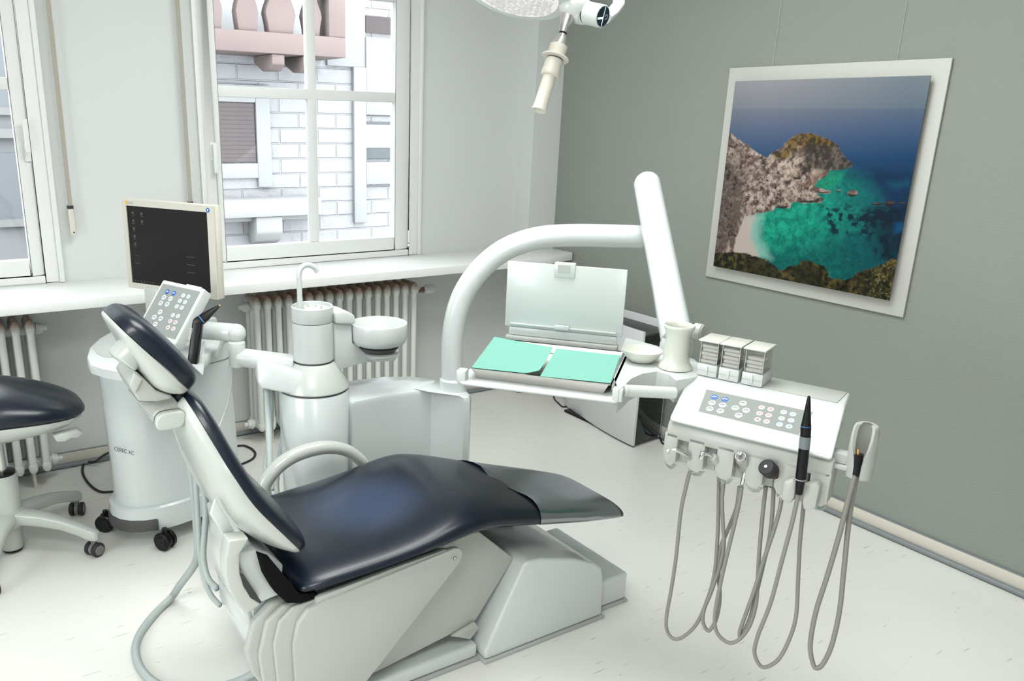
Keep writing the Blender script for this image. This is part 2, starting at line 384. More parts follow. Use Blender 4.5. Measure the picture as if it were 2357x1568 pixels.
window(1, W1[0], W1[1], (-.52, .398), .44, None, (-.06,))
window(2, W2[0], W2[1], (1.306, 2.285), 1.262, 2.372, (1.799,))
# baseboards and grey trim
bb = MB().box(LX, 3.142, BY-.012, BY-.0005, .0005, .072).box(3.130, 3.1425, 3.953, BY-.0125, .0005, .072).box(3.1425, RX-.0125, 3.953, 3.9645, .0005, .072)
struct(bb.build('baseboard_back', 'base', bevel=.002))
struct(MB().box(RX-.012, RX-.0005, FY, 3.952, .0005, .072).build('baseboard_right', 'base', bevel=.002))
tb = MB()
for a, b in (((LX, BY-.024, .013), (3.118, BY-.024, .013)), ((3.118, BY-.024, .013), (3.118, 3.941, .013)), ((3.118, 3.941, .013), (RX-.024, 3.941, .013)), ((RX-.024, 3.941, .013), (RX-.024, FY, .013))):
    tb.cyl(a, b, .0122, n=10)
struct(tb.build('trim_floor', 'strip'))
tt = MB().box(RX-.010, RX-.0005, FY, 3.952, .0722, .078)
struct(tt.build('trim_wall_right', 'strip'))
tt2 = MB().box(LX, 3.13, BY-.009, BY-.0005, .0722, .0755)
struct(tt2.build('trim_wall_back', 'strip'))
# unseen ceiling lamps, added to fill the room with light
for k, (x, y) in enumerate(((1.4, 1.9), (-.3, .2))):
    r = thing('added_ceiling_lamp', (x, y, 2.935), 'added unseen ceiling lamp panel ' + ('above the dental chair' if k == 0 else 'above the middle of the room'), 'ceiling lamp', 'added ceiling lamp panels')
    fr_ = MB()
    for a in ((x-.78, x-.755, y-.63, y+.63), (x+.755, x+.78, y-.63, y+.63), (x-.755, x+.755, y-.63, y-.605), (x-.755, x+.755, y+.605, y+.63)): fr_.box(*a, 2.94, 2.999)
    fr_.build('frame', 'white', r)
    MB().box(x-.754, x+.754, y-.604, y+.604, 2.96, 2.965).build('diffuser', 'frost', r, smooth=False)

# blind straps and winders
def strap(u_top, u_bot, x, y, zt, zb, nm):
    r = thing('blind_strap', (x, y, zb), nm, 'blind strap', 'roller blind straps')
    MB().box(x-.0095, x+.0095, y-.012, y-.0095, zb+.125, CZ-.01).build('strap', 'strap', r)
    w = MB().prism([(y-.026, zb), (y+.006, zb-.0), (y+.012, zb+.01), (y+.014, zb+.135), (y-.012, zb+.135), (y-.018, zb+.06)], x-.012, x+.012, 'x')
    w.build('winder', 'cream', r, bevel=.003)
    MB().box(x-.0125, x+.0125, y-.016, y+.004, zb+.118, zb+.132).build('strap_slot', 'rubber', r)
    MB().cyl((x+.002, y-.0262, zb+.012), (x+.002, y-.0225, zb+.012), .0035).build('screw', 'rubber', r)
strap(0, 0, .585, 4.07, 0, 1.135, 'beige blind strap hanging in its winder right of the left window')
strap(0, 0, 1.128, 4.07, 0, 1.135, 'beige blind strap hanging left of the middle window, behind the monitor')

# radiators
def radiator(x0, n, valve, nm, pitch=.0575):
    x1 = x0+n*pitch
    r = thing('radiator', ((x0+x1)/2, 3.96, 0), nm, 'radiator', 'column radiators under the sill')
    for i in range(n):
        x = x0+pitch*(i+.5); cb = MB()
        for y in (3.90, 3.96, 4.02):
            cb.tube([(x, y, .10), (x, y, .12), (x, y, .70), (x, y, .745)], .0165, n=12, smooth=False)
        for z0, z1 in ((.725, .80), (.075, .135)):
            R = []
            for yy, rr in ((3.882, .6), (3.888, .9), (3.90, 1), (3.93, .92), (3.96, 1), (3.99, .92), (4.02, 1), (4.032, .9), (4.038, .6)):
                zc = (z0+z1)/2; hz = (z1-z0)/2*rr
                R.append([(x+.0205*rr*math.cos(a), yy, zc+hz*math.sin(a)) for a in [2*math.pi*k/14 for k in range(14)]])
            cb.loft(R)
        cb.cyl((x-pitch/2, 3.96, .735), (x+pitch/2, 3.96, .735), .021, n=14); cb.cyl((x-pitch/2, 3.96, .105), (x+pitch/2, 3.96, .105), .021, n=14)
        cb.build('radiator_section', 'radi', r)
    for xe, sg in ((x0, -1), (x1, 1)):
        for z in (.74, .105):
            MB().lathe((xe, 3.96, z), [(.028, 0), (.028, .012), (.023, .013), (.023, .025), (.012, .026), (.012, .045)], (sg, 0, 0), n=16).build('end_plug', 'radi', r)
    for xf in (x0+pitch*1.5, x1-pitch*1.5): MB().box(xf-.006, xf+.006, 3.90, 4.02, 0.0, .09).build('foot', 'base', r)
    if valve:
        MB().cyl((x1+.03, 3.96, .735), (x1+.075, 3.96, .735), .014).build('valve', 'rust', r)
        v = MB().lathe((x1+.07, 3.96, .735), [(.018, 0), (.024, .008), (.027, .02), (.027, .06), (.022, .07), (.0, .071)], (1, 0, 0)).build('thermostat_knob', 'white', r)
radiator(1.352, 17, True, 'white column radiator with browned top under the middle window')
radiator(-.375, 13, False, 'white column radiator with browned top under the left window, behind the stool')

# picture on right wall
bdy = [at(1681, 156.8, x=RX-.012), at(2193, 133, x=RX-.012), at(2078.4, 731, x=RX-.012), at(1624.5, 635.2, x=RX-.012)]
y0, y1 = (bdy[1].y+bdy[2].y)/2, (bdy[0].y+bdy[3].y)/2; z0, z1 = (bdy[2].z+bdy[3].z)/2, (bdy[0].z+bdy[1].z)/2
pic = thing('wall_picture', (RX-.01, (y0+y1)/2, z0), 'photo print of a turquoise rocky cove hung on the green grey wall', 'picture')
MB().box(RX-.014, RX-.004, y0, y1, z0, z1).build('backing_board', 'board', pic, bevel=.001)
XP = RX-.045
pc = [at(1690, 187, x=XP), at(2140, 174, x=XP), at(2050, 694, x=XP), at(1645, 612, x=XP)]
py0, py1 = (pc[1].y+pc[2].y)/2, (pc[0].y+pc[3].y)/2; pz0, pz1 = (pc[2].z+pc[3].z)/2, (pc[0].z+pc[1].z)/2
def cove(n):
    """colour grid of the printed photograph, laid out on the print's own rectangle"""
    v, u = np.mgrid[0:n, 0:n]/(n-1.)
    # print rectangle -> drawing sheet coordinates (896 x 896) through the print's four corners
    Pw = [(XP, py1, pz1), (XP, py0, pz1), (XP, py0, pz0), (XP, py1, pz0)]
    def pr(p): q = RM @ (np.array(p)-C0); return (CX+FPX*q[0]/q[2]-1588)*896/644, (CY+FPX*q[1]/q[2]-115)*896/644
    Y = py1+(py0-py1)*u; Z = pz1+(pz0-pz1)*v
    q = [RM[k, 0]*XP+RM[k, 1]*Y+RM[k, 2]*(Z-CAMZ) for k in range(3)]
    X_ = (CX+FPX*q[0]/q[2]-1588)*896/644; Y_ = (CY+FPX*q[1]/q[2]-115)*896/644
    def nz(f, seed, ax=1.):
        r = np.random.RandomState(seed); out = np.zeros_like(u); amp = 1; tot = 0
        for o in range(4):
            k = int(f*2**o)+2; g = r.rand(k+2, k+2); x = np.clip(u*k*ax, 0, k); y = v*k; xi = x.astype(int); yi = y.astype(int); fx = x-xi; fy = y-yi
            fx = fx*fx*(3-2*fx); fy = fy*fy*(3-2*fy)
            out += amp*((g[yi, xi]*(1-fx)+g[yi, xi+1]*fx)*(1-fy)+(g[yi+1, xi]*(1-fx)+g[yi+1, xi+1]*fx)*fy); tot += amp; amp *= .6
        return out/tot
    one = np.ones_like(u)[..., None]
    def L(*c): return one*np.array(s2l(*c))
    def mix(A, B, t): t = np.clip(t, 0, 1)[..., None]; return A*(1-t)+B*t
    def ss(a, b, x): t = np.clip((x-a)/(b-a), 0, 1); return t*t*(3-2*t)
    def stops(x, xs, cs):
        xs = np.array(xs, float); cs = np.array([s2l(*c) for c in cs]); return np.stack([np.interp(x, xs, cs[:, k]) for k in range(3)], -1)
    n1, n2, n3, n5, n6 = nz(7, 1), nz(16, 2), nz(34, 5), nz(60, 8), nz(100, 11)
    wob = (n3-.5)*14+(n5-.5)*8
    def poly(pts, soft=1.5, w=1.):
        P = np.array(pts, float); x = X_+wob*w; y = Y_+(n2-.5)*14*w; ins = np.zeros_like(u, bool); m = len(P); d = np.full_like(u, 1e9)
        for k in range(m):
            a, b = P[k], P[(k+1) % m]
            cnd = ((a[1] > y) != (b[1] > y)); xx = (b[0]-a[0])*(y-a[1])/((b[1]-a[1]) if b[1] != a[1] else 1e-9)+a[0]; ins ^= cnd & (x < xx)
            e = b-a; t = np.clip(((x-a[0])*e[0]+(y-a[1])*e[1])/max(e@e, 1e-9), 0, 1); d = np.minimum(d, np.hypot(x-a[0]-t*e[0], y-a[1]-t*e[1]))
        return np.clip(.5+np.where(ins, d, -d)/soft/2, 0, 1)
    C = mix(stops(Y_, [90, 185, 192, 250, 300, 345, 400, 470, 900], [(168, 166, 172), (140, 144, 155), (126, 132, 148), (100, 114, 142), (72, 97, 132), (42, 82, 122), (18, 66, 104), (8, 58, 96), (4, 44, 74)]),
            stops(Y_, [90, 185, 192, 250, 300, 345, 400, 470, 900], [(128, 140, 150), (108, 124, 140), (94, 112, 136), (72, 96, 130), (48, 82, 120), (26, 68, 108), (8, 54, 92), (4, 48, 84), (3, 34, 60)]), (X_-250)/450)
    C = C*(1+.10*(nz(90, 31, .25)-.5)[..., None]*ss(230, 380, Y_)[..., None]*2)
    # bay
    depth = ss(330, 620, X_-.25*(Y_-560)+60*(n1-.5)); green = mix(L(24, 176, 142), L(0, 140, 118), ss(.35, .65, n3)); green = mix(green, L(4, 104, 108), depth); green = mix(green, L(2, 70, 84), ss(620, 760, Y_+.2*X_)*.7)
    bay = poly([(440, 388), (500, 384), (545, 400), (590, 440), (610, 480), (640, 560), (660, 640), (680, 760), (600, 800), (300, 760), (200, 700), (200, 500), (380, 440)], 28, 2.5)
    C = mix(C, green, bay)
    C = mix(C, L(28, 150, 112), poly([(395, 440), (440, 392), (500, 386), (480, 420), (430, 445)], 10, 1)*.8)
    C = mix(C, C*1.35, ss(.52, .66, n5)*bay*.6); C = mix(C, C*.62, ss(.54, .68, n6)*bay*.7)
    C = mix(C, L(20, 104, 132), (poly([(630, 425), (700, 415), (705, 440), (650, 445)], 8, 1.5)+poly([(530, 395), (590, 392), (585, 402), (540, 405)], 5, 1))*.55)
    C = mix(C, L(2, 40, 66), poly([(500, 402), (560, 410), (640, 430), (700, 450), (690, 410), (600, 385)], 18, 2)*.5)
    weed = ss(.49, .57, n3*.6+n2*.4+.02)
    C = mix(C, L(3, 26, 42), poly([(425, 500), (500, 500), (560, 510), (700, 500), (690, 600), (668, 680), (600, 660), (600, 620), (540, 590), (455, 590), (440, 550)], 12, 2)*weed*.92)
    C = mix(C, L(3, 30, 46), poly([(560, 515), (700, 515), (680, 600), (665, 680), (610, 665), (590, 600)], 22, 2)*.7)
    C = mix(C, L(6, 92, 140), poly([(660, 555), (690, 552), (685, 580), (655, 585)], 10, 1)*.7)
    # beach
    C = mix(C, L(150, 205, 192), poly([(170, 528), (235, 526), (228, 560), (225, 605), (262, 668), (140, 665)], 14, .6)*.9)
    C = mix(C, L(206, 192, 182), poly([(160, 528), (212, 530), (200, 560), (196, 604), (226, 668), (130, 662), (140, 610)], 7, .5))
    # cliffs
    rk = mix(L(112, 92, 84), L(205, 184, 170), ss(.36, .66, n5*.5+n3*.5)); rk = mix(rk, L(62, 54, 50), ss(.53, .66, nz(40, 21)*.6+n6*.4)); rk = mix(rk, L(228, 212, 198), ss(.60, .72, n6*.5+n3*.5)*.8)
    cl = poly([(60, 240), (122, 262), (150, 280), (185, 305), (215, 326), (247, 346), (262, 330), (290, 312), (320, 285), (350, 270), (385, 266), (420, 277), (450, 289), (475, 309), (492, 334), (505, 350), (521, 364), (518, 374), (480, 382), (442, 387), (440, 400), (408, 422), (398, 440), (452, 450), (448, 460), (405, 462), (428, 478), (420, 490), (360, 493), (330, 487), (322, 508), (278, 500), (268, 516), (215, 526), (175, 530), (165, 560), (150, 600), (138, 648), (60, 655)], 1.3, .6)
    C = mix(C, rk, cl)
    C = mix(C, mix(L(48, 46, 42), L(96, 88, 78), ss(.42, .66, n5)), cl*poly([(385, 262), (540, 300), (530, 378), (420, 388), (372, 378), (360, 330)], 10, 1.2)*.85)
    C = mix(C, mix(L(66, 54, 26), L(128, 98, 44), ss(.4, .6, n5)), cl*poly([(268, 335), (300, 300), (345, 262), (400, 258), (470, 300), (440, 310), (390, 300), (350, 320), (315, 345), (280, 352)], 6, 1.4)*ss(.40, .52, n2*.5+n3*.5+.08)*.9)
    C = mix(C, rk*.22, cl*poly([(40, 300), (120, 330), (165, 400), (175, 470), (168, 560), (120, 640), (40, 660)], 12, 1.6)*ss(.40, .56, n3*.6+n5*.4+.06)*.85)
    C = mix(C, rk*.45, cl*poly([(130, 300), (170, 310), (210, 400), (170, 460), (150, 380)], 10, 1.5)*.6)
    C = mix(C, L(150, 112, 96), cl*poly([(400, 395), (440, 392), (405, 420), (370, 440), (360, 430)], 6, 1)*.6)
    for cx_, cy_, a_, b_ in ((521, 459, 17, 11), (640, 492, 18, 8), (600, 493, 20, 4), (680, 491, 12, 4), (476, 451, 7, 4), (297, 497, 24, 11), (382, 481, 40, 8), (425, 454, 24, 5)):
        d = np.hypot((X_-cx_+wob*.5)/a_, (Y_-cy_)/b_); C = mix(C, mix(rk*.9, L(40, 34, 34), ss(-.2, .7, (Y_-cy_)/b_)+(.8 if cx_ > 570 else 0)), ss(1.15, .85, d))
    # shrubs in front
    tops = [(60, 645), (110, 646), (150, 652), (190, 652), (215, 660), (245, 664), (270, 690), (290, 710), (310, 695), (340, 688), (370, 670), (400, 676), (432, 694), (455, 735), (490, 738), (520, 733), (545, 713), (575, 698), (610, 690), (640, 678), (655, 668), (690, 655), (720, 900), (60, 900)]
    bs = mix(L(18, 22, 12), L(98, 86, 44), ss(.38, .66, n5*.55+n3*.45)); bs = mix(bs, L(30, 36, 22), ss(.45, .6, n1)*.6); bs = mix(bs, L(128, 116, 74), ss(.60, .7, n6)*ss(500, 620, X_))
    C = mix(C, bs, poly(tops, 2, 1.6))
    return np.clip(C, 0, 1)*.66
def build_print():
    n = 430; Cc = cove(n)
    mb = MB(); me = bpy.data.meshes.new('print')
    org = parent_origin(pic)
    vs = []; 
    for j in range(n):
        for i in range(n):
            vs.append((XP-.0011-org.x, py1+(py0-py1)*i/(n-1)-org.y, pz1+(pz0-pz1)*j/(n-1)-org.z))
    fs = [(j*n+i, j*n+i+1, (j+1)*n+i+1, (j+1)*n+i) for j in range(n-1) for i in range(n-1)]
    me.from_pydata(vs, [], fs); at_ = me.color_attributes.new('print_colour', 'FLOAT_COLOR', 'POINT')
    buf = np.ones((n*n, 4), np.float32); buf[:, :3] = Cc.reshape(-1, 3); at_.data.foreach_set('color', buf.ravel())
    mm = mat('photo_print', (1, 1, 1), .4, spec=.2); nt = mm.node_tree; a = nt.nodes.new('ShaderNodeAttribute'); a.attribute_name = 'print_colour'
    nt.links.new(a.outputs['Color'], nt.nodes['Principled BSDF'].inputs['Base Color']); me.materials.append(mm)
    o = bpy.data.objects.new('print', me); COL.objects.link(o); o.parent = pic
    MB().box(XP-.001, XP+.002, py0, py1, pz0, pz1).build('print_panel', 'blackg', pic, smooth=False)
    MB().box(XP+.002, RX-.014, py0+.2, py1-.2, pz0+.2, pz1-.2).build('standoff', 'board', pic, smooth=False)
build_print()
for y in (1.957, 2.523): MB().cyl((RX-.006, y, z1), (RX-.006, y, CZ-.003), .0008, n=6).build('hanging_wire', 'lgrey', pic)

# ================================================================== OUTSIDE
# ground lies one storey below; opposite facade at y = 9
GZ = -1.6; EY = 9.0
struct(MB().box(-14, 16, 4.6, 30, GZ-.1, GZ).build('ground', 'street', smooth=False))
hb = thing('opposite_building', (4.0, EY+.5, GZ), 'pale rusticated stone house with red sandstone balcony across the street', 'building')
MB().box(2.1, 9.5, EY, EY+3, GZ, 7.5).build('stone_wall', 'stone', hb, smooth=False)
# smooth plaster fields, bands and surrounds
pl = MB()
pl.box(2.1, 2.74, EY-.05, EY-.001, .9, 1.98); pl.box(3.26, 3.42, EY-.05, EY-.001, .9, 1.98); pl.box(2.74, 3.26, EY-.05, EY-.001, 1.80, 1.98); pl.box(2.74, 3.26, EY-.05, EY-.001, 1.00, 1.16)
pl.box(4.12, 4.60, EY-.04, EY-.001, 2.22, 7.4); pl.box(4.44, 4.60, EY-.06, EY-.001, .45, 2.22); pl.box(4.60, 5.2, EY-.06, EY-.001, 1.70, 2.55)
pl.box(4.60, 5.2, EY-.06, EY-.001, .9, 1.16)
pl.build('plaster_field', 'facade', hb, bevel=.008)
MB().box(2.1, 4.07, EY-.03, EY-.001, 2.48, 3.4).build('painted_skylight_backing', 'skylit', hb, smooth=False)  # sheet behind the balusters, skylit brightness put into its colour
bd = MB(); bd.box(2.1, 3.90, EY-.30, EY-.002, .60, .79); bd.box(2.1, 3.90, EY-.16, EY-.002, .54, .599)
bd.build('stone_ledge', 'facade2', hb, bevel=.01)
MB().prism([(EY-.27, .599), (EY-.27, .42), (EY-.20, .32), (EY-.06, .27), (EY-.002, .27), (EY-.002, .599)], 3.13, 3.44, 'x').build('stone_corbel', 'facade2', hb, bevel=.02)
def fwin(x0, x1, z0, z1, m_, split=None):
    w = MB().box(x0, x1, EY-.03, EY-.005, z0, z1).build('window', m_, hb, smooth=False)
    if split:
        MB().box(x0, x1, EY-.034, EY-.0301, z0+(z1-z0)*.30, z0+(z1-z0)*.93).build('curtain', 'facade2', w, smooth=False)
        MB().box(x0, x1, EY-.036, EY-.0341, z0+(z1-z0)*.62, z0+(z1-z0)*.65).build('window_bar', 'facade', w)
    else:
        s_ = MB(); n = 14
        for k in range(n): s_.box(x0, x1, EY-.034, EY-.031, z0+(z1-z0)*k/n+.004, z0+(z1-z0)*(k+1)/n-.004)
        s_.build('shutter_slats', m_, w)
fwin(2.76, 3.24, 1.175, 1.79, 'shut'); fwin(4.61, 5.15, 1.20, 1.62, 'farglass', True); fwin(4.61, 5.15, 2.60, 2.78, 'shut')
# balcony of red sandstone
bal = thing('balcony_balustrade', (3.1, EY-.55, 2.25), 'red sandstone balustrade with carved balusters above the stone wall', 'balustrade')
MB().box(2.1, 4.07, EY-.62, EY-.001, 2.27, 2.47).build('plinth', 'sand', bal, bevel=.01)
MB().box(2.1, 4.07, EY-.62, EY-.40, 2.86, 3.05).build('handrail', 'sand', bal, bevel=.01)
MB().box(3.88, 4.07, EY-.62, EY-.30, 2.47, 2.86).build('pier', 'sand', bal, bevel=.01)
def baluster(x, w1, w0):
    pr = [(x-w0, 2.471), (x-w0-.01, 2.56), (x-w1, 2.65), (x-w1+.01, 2.70), (x-w0+.02, 2.80), (x-w0+.01, 2.859)]
    pts = pr+[(2*x-a, b) for a, b in reversed(pr)]
    MB().prism(pts, EY-.58, EY-.44).build('baluster', 'sand', bal, bevel=.008)
baluster(3.02, .115, .095); baluster(3.37, .16, .13); baluster(3.72, .10, .07); baluster(2.66, .11, .09); baluster(2.32, .11, .09)
for xx in (3.32, 3.66):
    MB().prism([(EY-.60, 2.269), (EY-.60, 2.17), (EY-.50, 2.11), (EY-.3, 2.11), (EY-.06, 2.2), (EY-.06, 2.269)], xx-.07, xx+.07, 'x').build('bracket', 'sand', bal, bevel=.015)
h2 = thing('far_building', (-1.5, 13, GZ), 'pale plastered house seen far off through the left window', 'building')
MB().box(-7, 1.9, 13, 16, GZ, 7).build('wall', 'facade', h2, smooth=False)
for (a, b, c, e) in ((.9, 1.25, 1.7, 2.6), (.9, 1.25, .2, 1.1), (.1, .5, 1.7, 2.6), (.1, .5, .2, 1.1), (-1, -.5, 1.7, 2.6)):
    w = MB().box(a, b, 12.95, 12.999, c, e).build('window', 'cglass', h2); MB().box(a-.06, b+.06, 12.9, 12.949, c-.1, c).build('window_sill', 'facade2', w)
MB().box(-7, 1.9, 12.85, 12.999, 1.3, 1.42).build('string_course', 'facade2', h2)
# parked car (only its rear side shows through the left window)
car = thing('parked_car', (.2, 7.4, GZ), 'white car parked in the street behind the left window', 'car')
def carbody():
    prof = [(-1.9, -.2), (-1.95, .15), (-1.85, .42), (-1.2, .52), (-.75, .88), (.1, .97), (.9, .94), (1.5, .62), (2.05, .50), (2.15, .2), (2.1, -.2)]
    R = []
    for t, k in ((-.85, .9), (-.80, 1.0), (-.3, 1.04), (.3, 1.04), (.80, 1.0), (.85, .9)):
        R.append([(.15+x*(.99 if abs(t) > .82 else 1), 7.4+t*(1 if z < .5 else .86), -1.05+z*k+.25) for x, z in prof])
    return MB().loft(R)
carbody().build('car_body', 'carw', car, bevel=.03)
for sx in (-1.15, 1.45):
    for sy in (-.82, .66):
        MB().cyl((.15+sx, 7.4+sy, GZ+.31), (.15+sx, 7.4+sy+.18, GZ+.31), .31).build('wheel', 'rubber', car, bevel=.02)
MB().prism([(-.52, -.22), (-.28, .02), (.95, .07), (1.25, -.16)], 6.60, 6.64).build('side_window', 'cglass', car)
MB().box(1.3, 1.42, 6.45, 6.6, -.24, -.10).build('wing_mirror', 'blackg', car, bevel=.03)

# ================================================================== FLOOR DEVICE by the right wall
dv = thing('suction_unit', (3.2, 3.2, 0), 'floor-standing machine with curved white side panels and black glossy front beside the green grey wall', 'machine')
def sidecurve(x0, x1, bul, y0=2.897, y1=3.585, n=14):
    return [(x0+(x1-x0)*t-bul*math.sin(math.pi*t**.8), y0+(y1-y0)*t) for t in [i/n for i in range(n+1)]]
outer = sidecurve(3.088, 3.20, .022); inner = [(x+.016, y) for x, y in reversed(outer)]
MB().prism(outer+inner, .012, .645, 'z').build('side_panel', 'panel_l', dv, bevel=.002)
outer2 = [(3.325, 2.92), (3.325, 3.58)]
MB().box(3.309, 3.325, 2.925, 3.58, .012, .665).build('side_panel', 'panel_l', dv, bevel=.002)
MB().prism([(3.104, 2.905), (3.3085, 2.925), (3.3085, 3.57), (3.218, 3.57), (3.15, 3.3)], .015, .625, 'z').build('housing', 'dgrey', dv, bevel=.003)
MB().prism([(3.106, 2.897), (3.308, 2.915), (3.308, 2.9245), (3.106, 2.9045)], .03, .618, 'z').build('front_door', 'blackg', dv, bevel=.002)
MB().box(3.298, 3.304, 2.907, 2.914, .27, .36).build('door_catch', 'black', dv)
MB().box(3.14, 3.28, 2.96, 3.52, .001, .0145).build('plinth', 'black', dv)
# cables
def cable(nm, label, pts, r=.0045, m_='rubber', cat='cable', z=None):
    mb = MB().tube(pts, r, n=8); return single(mb, nm, m_, label, cat)
def fl(u, v, z=.005): return at(u, v, z=z)
cable('power_cable', 'black cable looping on the floor left of the white cart', [Vector((.80, 3.60, .006)), fl(262, 1132), fl(228, 1131), fl(203, 1112), fl(190, 1087), fl(196, 1064), Vector((.565, 4.02, .03)), Vector((.64, 4.055, .05)), Vector((.76, 4.055, .05))], .006)
cable('power_cable', 'black cable looping on the floor between the chair back and the right radiator', [Vector((1.0, 3.93, .006)), fl(545, 1027), fl(572, 1030), fl(587, 1042), fl(583, 1055), fl(565, 1065), fl(540, 1073), Vector((1.02, 3.70, .006))], .006)
cable('power_cable', 'thin black cable running from the wall down behind the suction machine', [Vector((3.31, 3.86, .30)), Vector((3.30, 3.82, .09)), fl(1275, 915), fl(1285, 928), fl(1298, 937), Vector((3.27, 3.597, .012))], .005)
cable('power_cable', 'black cable curled on the floor at the right foot of the suction machine', [Vector((3.33, 2.95, .10)), Vector((3.325, 2.93, .03)), Vector((3.30, 2.893, .006)), Vector((3.275, 2.85, .006)), Vector((3.305, 2.80, .006)), Vector((3.317, 2.72, .006))], .005)

# ================================================================== CASTERS
def caster(root, x, y, r, az, mats=('rubber', 'mgrey'), zt=.10, locked=False, hub=None):
    """twin-wheel caster: returns the fork part; its wheels are sub-parts"""
    a = math.radians(az); ax = Vector((math.cos(a), math.sin(a), 0)); fwd = Vector((-ax.y, ax.x, 0)); c = Vector((x, y, r))
    fk = MB()
    fk.cyl(c+Vector((0, 0, r*.6))-fwd*0, c+Vector((0, 0, zt-r)), .011)
    fk.lathe(c-ax*.009, [(r*.55, 0), (r*.85, .002), (r*.85, .016), (r*.55, .018)], ax, 20)
    f = fk.build('caster', mats[1], root)
    for s_ in (-1, 1):
        w = MB().lathe(c+ax*(s_*.0105), [(.0, 0), (r*.86, 0), (r, .003), (r, .014), (r*.88, .018), (r*.74, .0182)], ax*s_, 28)
        w.build('wheel', mats[0], f)
        h = MB().lathe(c+ax*(s_*.0282), [(r*.70, 0), (r*.66, .003), (.0, .0035)], ax*s_, 24); h.build('hub_cap', hub or mats[1], f)
    return f

# ================================================================== OPERATOR STOOL
SX, SY = .135, 3.335
st = thing('operator_stool', (SX, SY, 0), 'white five-star stool with glossy navy saddle seat at the left edge', 'stool')
legr = .335
for k in range(5):
    a = math.radians(-36+72*k); d = Vector((math.cos(a), math.sin(a), 0)); w = Vector((-d.y, d.x, 0)); R = []
    for t, hw_, zt, zb in ((.02, .045, .185, .125), (.07, .036, .180, .125), (.14, .028, .172, .120), (.22, .024, .155, .108), (.28, .022, .135, .088), (.325, .021, .118, .066), (.350, .020, .108, .066), (.358, .012, .098, .070)):
        zc, hz = (zt+zb)/2, (zt-zb)/2
        R.append([Vector((SX, SY, zc))+d*t+w*(hw_*math.copysign(abs(math.cos(q))**.5, math.cos(q)))+Vector((0, 0, hz*math.copysign(abs(math.sin(q))**.6, math.sin(q)))) for q in [2*math.pi*i/16 for i in range(16)]])
    MB().loft(R).build('leg', 'shell', st)
    q = Vector((SX, SY, 0))+d*legr
    caster(st, q.x, q.y, .029, -36+72*k-60 if k != 0 else -60, zt=.085)
MB().lathe((SX, SY, .118), [(.055, 0), (.062, .01), (.06, .065), (.045, .07)]).build('hub', 'shell', st)
MB().lathe((SX, SY, .018), [(.040, 0), (.042, .004), (.042, .12)]).build('lower_column', 'lgrey', st)
MB().lathe((SX, SY, .008), [(.036, 0), (.036, .012)]).build('column_plug', 'black', st)
MB().lathe((SX, SY, .175), [(.052, 0), (.052, .155), (.050, .158)]).build('column_cover', 'shell', st)
MB().lathe((SX, SY, .330), [(.046, 0), (.046, .012), (.028, .016)]).build('column_ring', 'black', st)
MB().cyl((SX, SY, .34), (SX, SY, .52), .0195).build('gas_lift', 'steel', st)
def seat_ring(z, k, drop=0.):
    R = []
    for i in range(48):
        q = 2*math.pi*i/48+math.radians(0); c_, s_ = math.cos(q), math.sin(q)
        rx = .315 if c_ > 0 else .26
        rr = 1/((abs(c_)**2.6+abs(s_)**2.6)**(1/2.6))
        x, y = c_*rr*rx*k, s_*rr*.235*k
        R.append((SX+x, SY+y, z-(z-.59)*.45*max(0, c_)**1.3*min(1, k*1.15)*(k > .3)-.034*max(0, c_)**1.5*k))
    return R
MB().loft([seat_ring(.588, .90), seat_ring(.594, .975), seat_ring(.604, .998), seat_ring(.620, 1.0), seat_ring(.640, .975), seat_ring(.660, .90), seat_ring(.680, .76), seat_ring(.695, .58), seat_ring(.704, .36), seat_ring(.707, .12)]).build('seat_cushion', 'navy', st)
MB().loft([seat_ring(.500, .42), seat_ring(.508, .64), seat_ring(.535, .86), seat_ring(.565, .955), seat_ring(.5875, .965)]).build('seat_shell', 'shell', st)
lv = MB().prism([(.31, .515), (.40, .523), (.415, .505), (.395, .488), (.37, .493), (.35, .482), (.32, .487)], SY-.17, SY-.13).build('height_lever', 'shell', st, bevel=.006)

# ================================================================== SCANNER CART
ct = thing('scanner_cart', (.72, 3.3, 0), 'white wheeled scanner cart with flat monitor, standing behind the chair headrest', 'medical cart')
def foot(k=1.0, dx=0, nose=0):
    hp = [(0, -.075), (.05, -.066), (.095, -.04), (.13, 0), (.165, .07), (.20, .17), (.235, .29), (.25, .38), (.235, .44), (.18, .46)]
    hp = [(x*k, y*k+(1-k)*.19) for x, y in hp]
    return hp+[(-x, y) for x, y in reversed(hp[1:])]
def crings(levels):
    R = []
    for z, k, sh in levels: R.append([FC.w(x, y+sh, z) for x, y in foot(k)])
    return MB().loft(R)
crings([(.068, .96, 0), (.072, .99, 0), (.13, 1.0, 0), (.165, .985, 0), (.172, .95, 0)]).build('base_skirt', 'white2', ct)
crings([(.1725, .90, 0.0), (.30, .885, -.005), (.55, .88, -.015), (.78, .885, -.02), (.80, .87, -.02)]).build('body', 'white2', ct, bevel=0)
# bumper
bp_ = [(x*1.03, y*1.03-.002) for x, y in foot(1.0) if y < .012]
bp_ = sorted(bp_, key=lambda p: p[0])
inn = [(x*.93, y*.93) for x, y in reversed(bp_)]
MB(FC).prism(bp_+inn, .075, .125, 'z').build('bumper', 'dgrey', ct, bevel=.004)
for x, y, az in ((.160, .0, 205), (-.165, .0, 225), (.2, .36, 220), (-.2, .36, 220)):
    p = FC.w(x, y, 0); caster(ct, p.x, p.y, .038, az-180+10, mats=('black', 'black'), zt=.09, hub='black')
# drawer seams on the front
sm = MB(FC)

def surf_line(p, q, n=10, r=.0012):
    pass
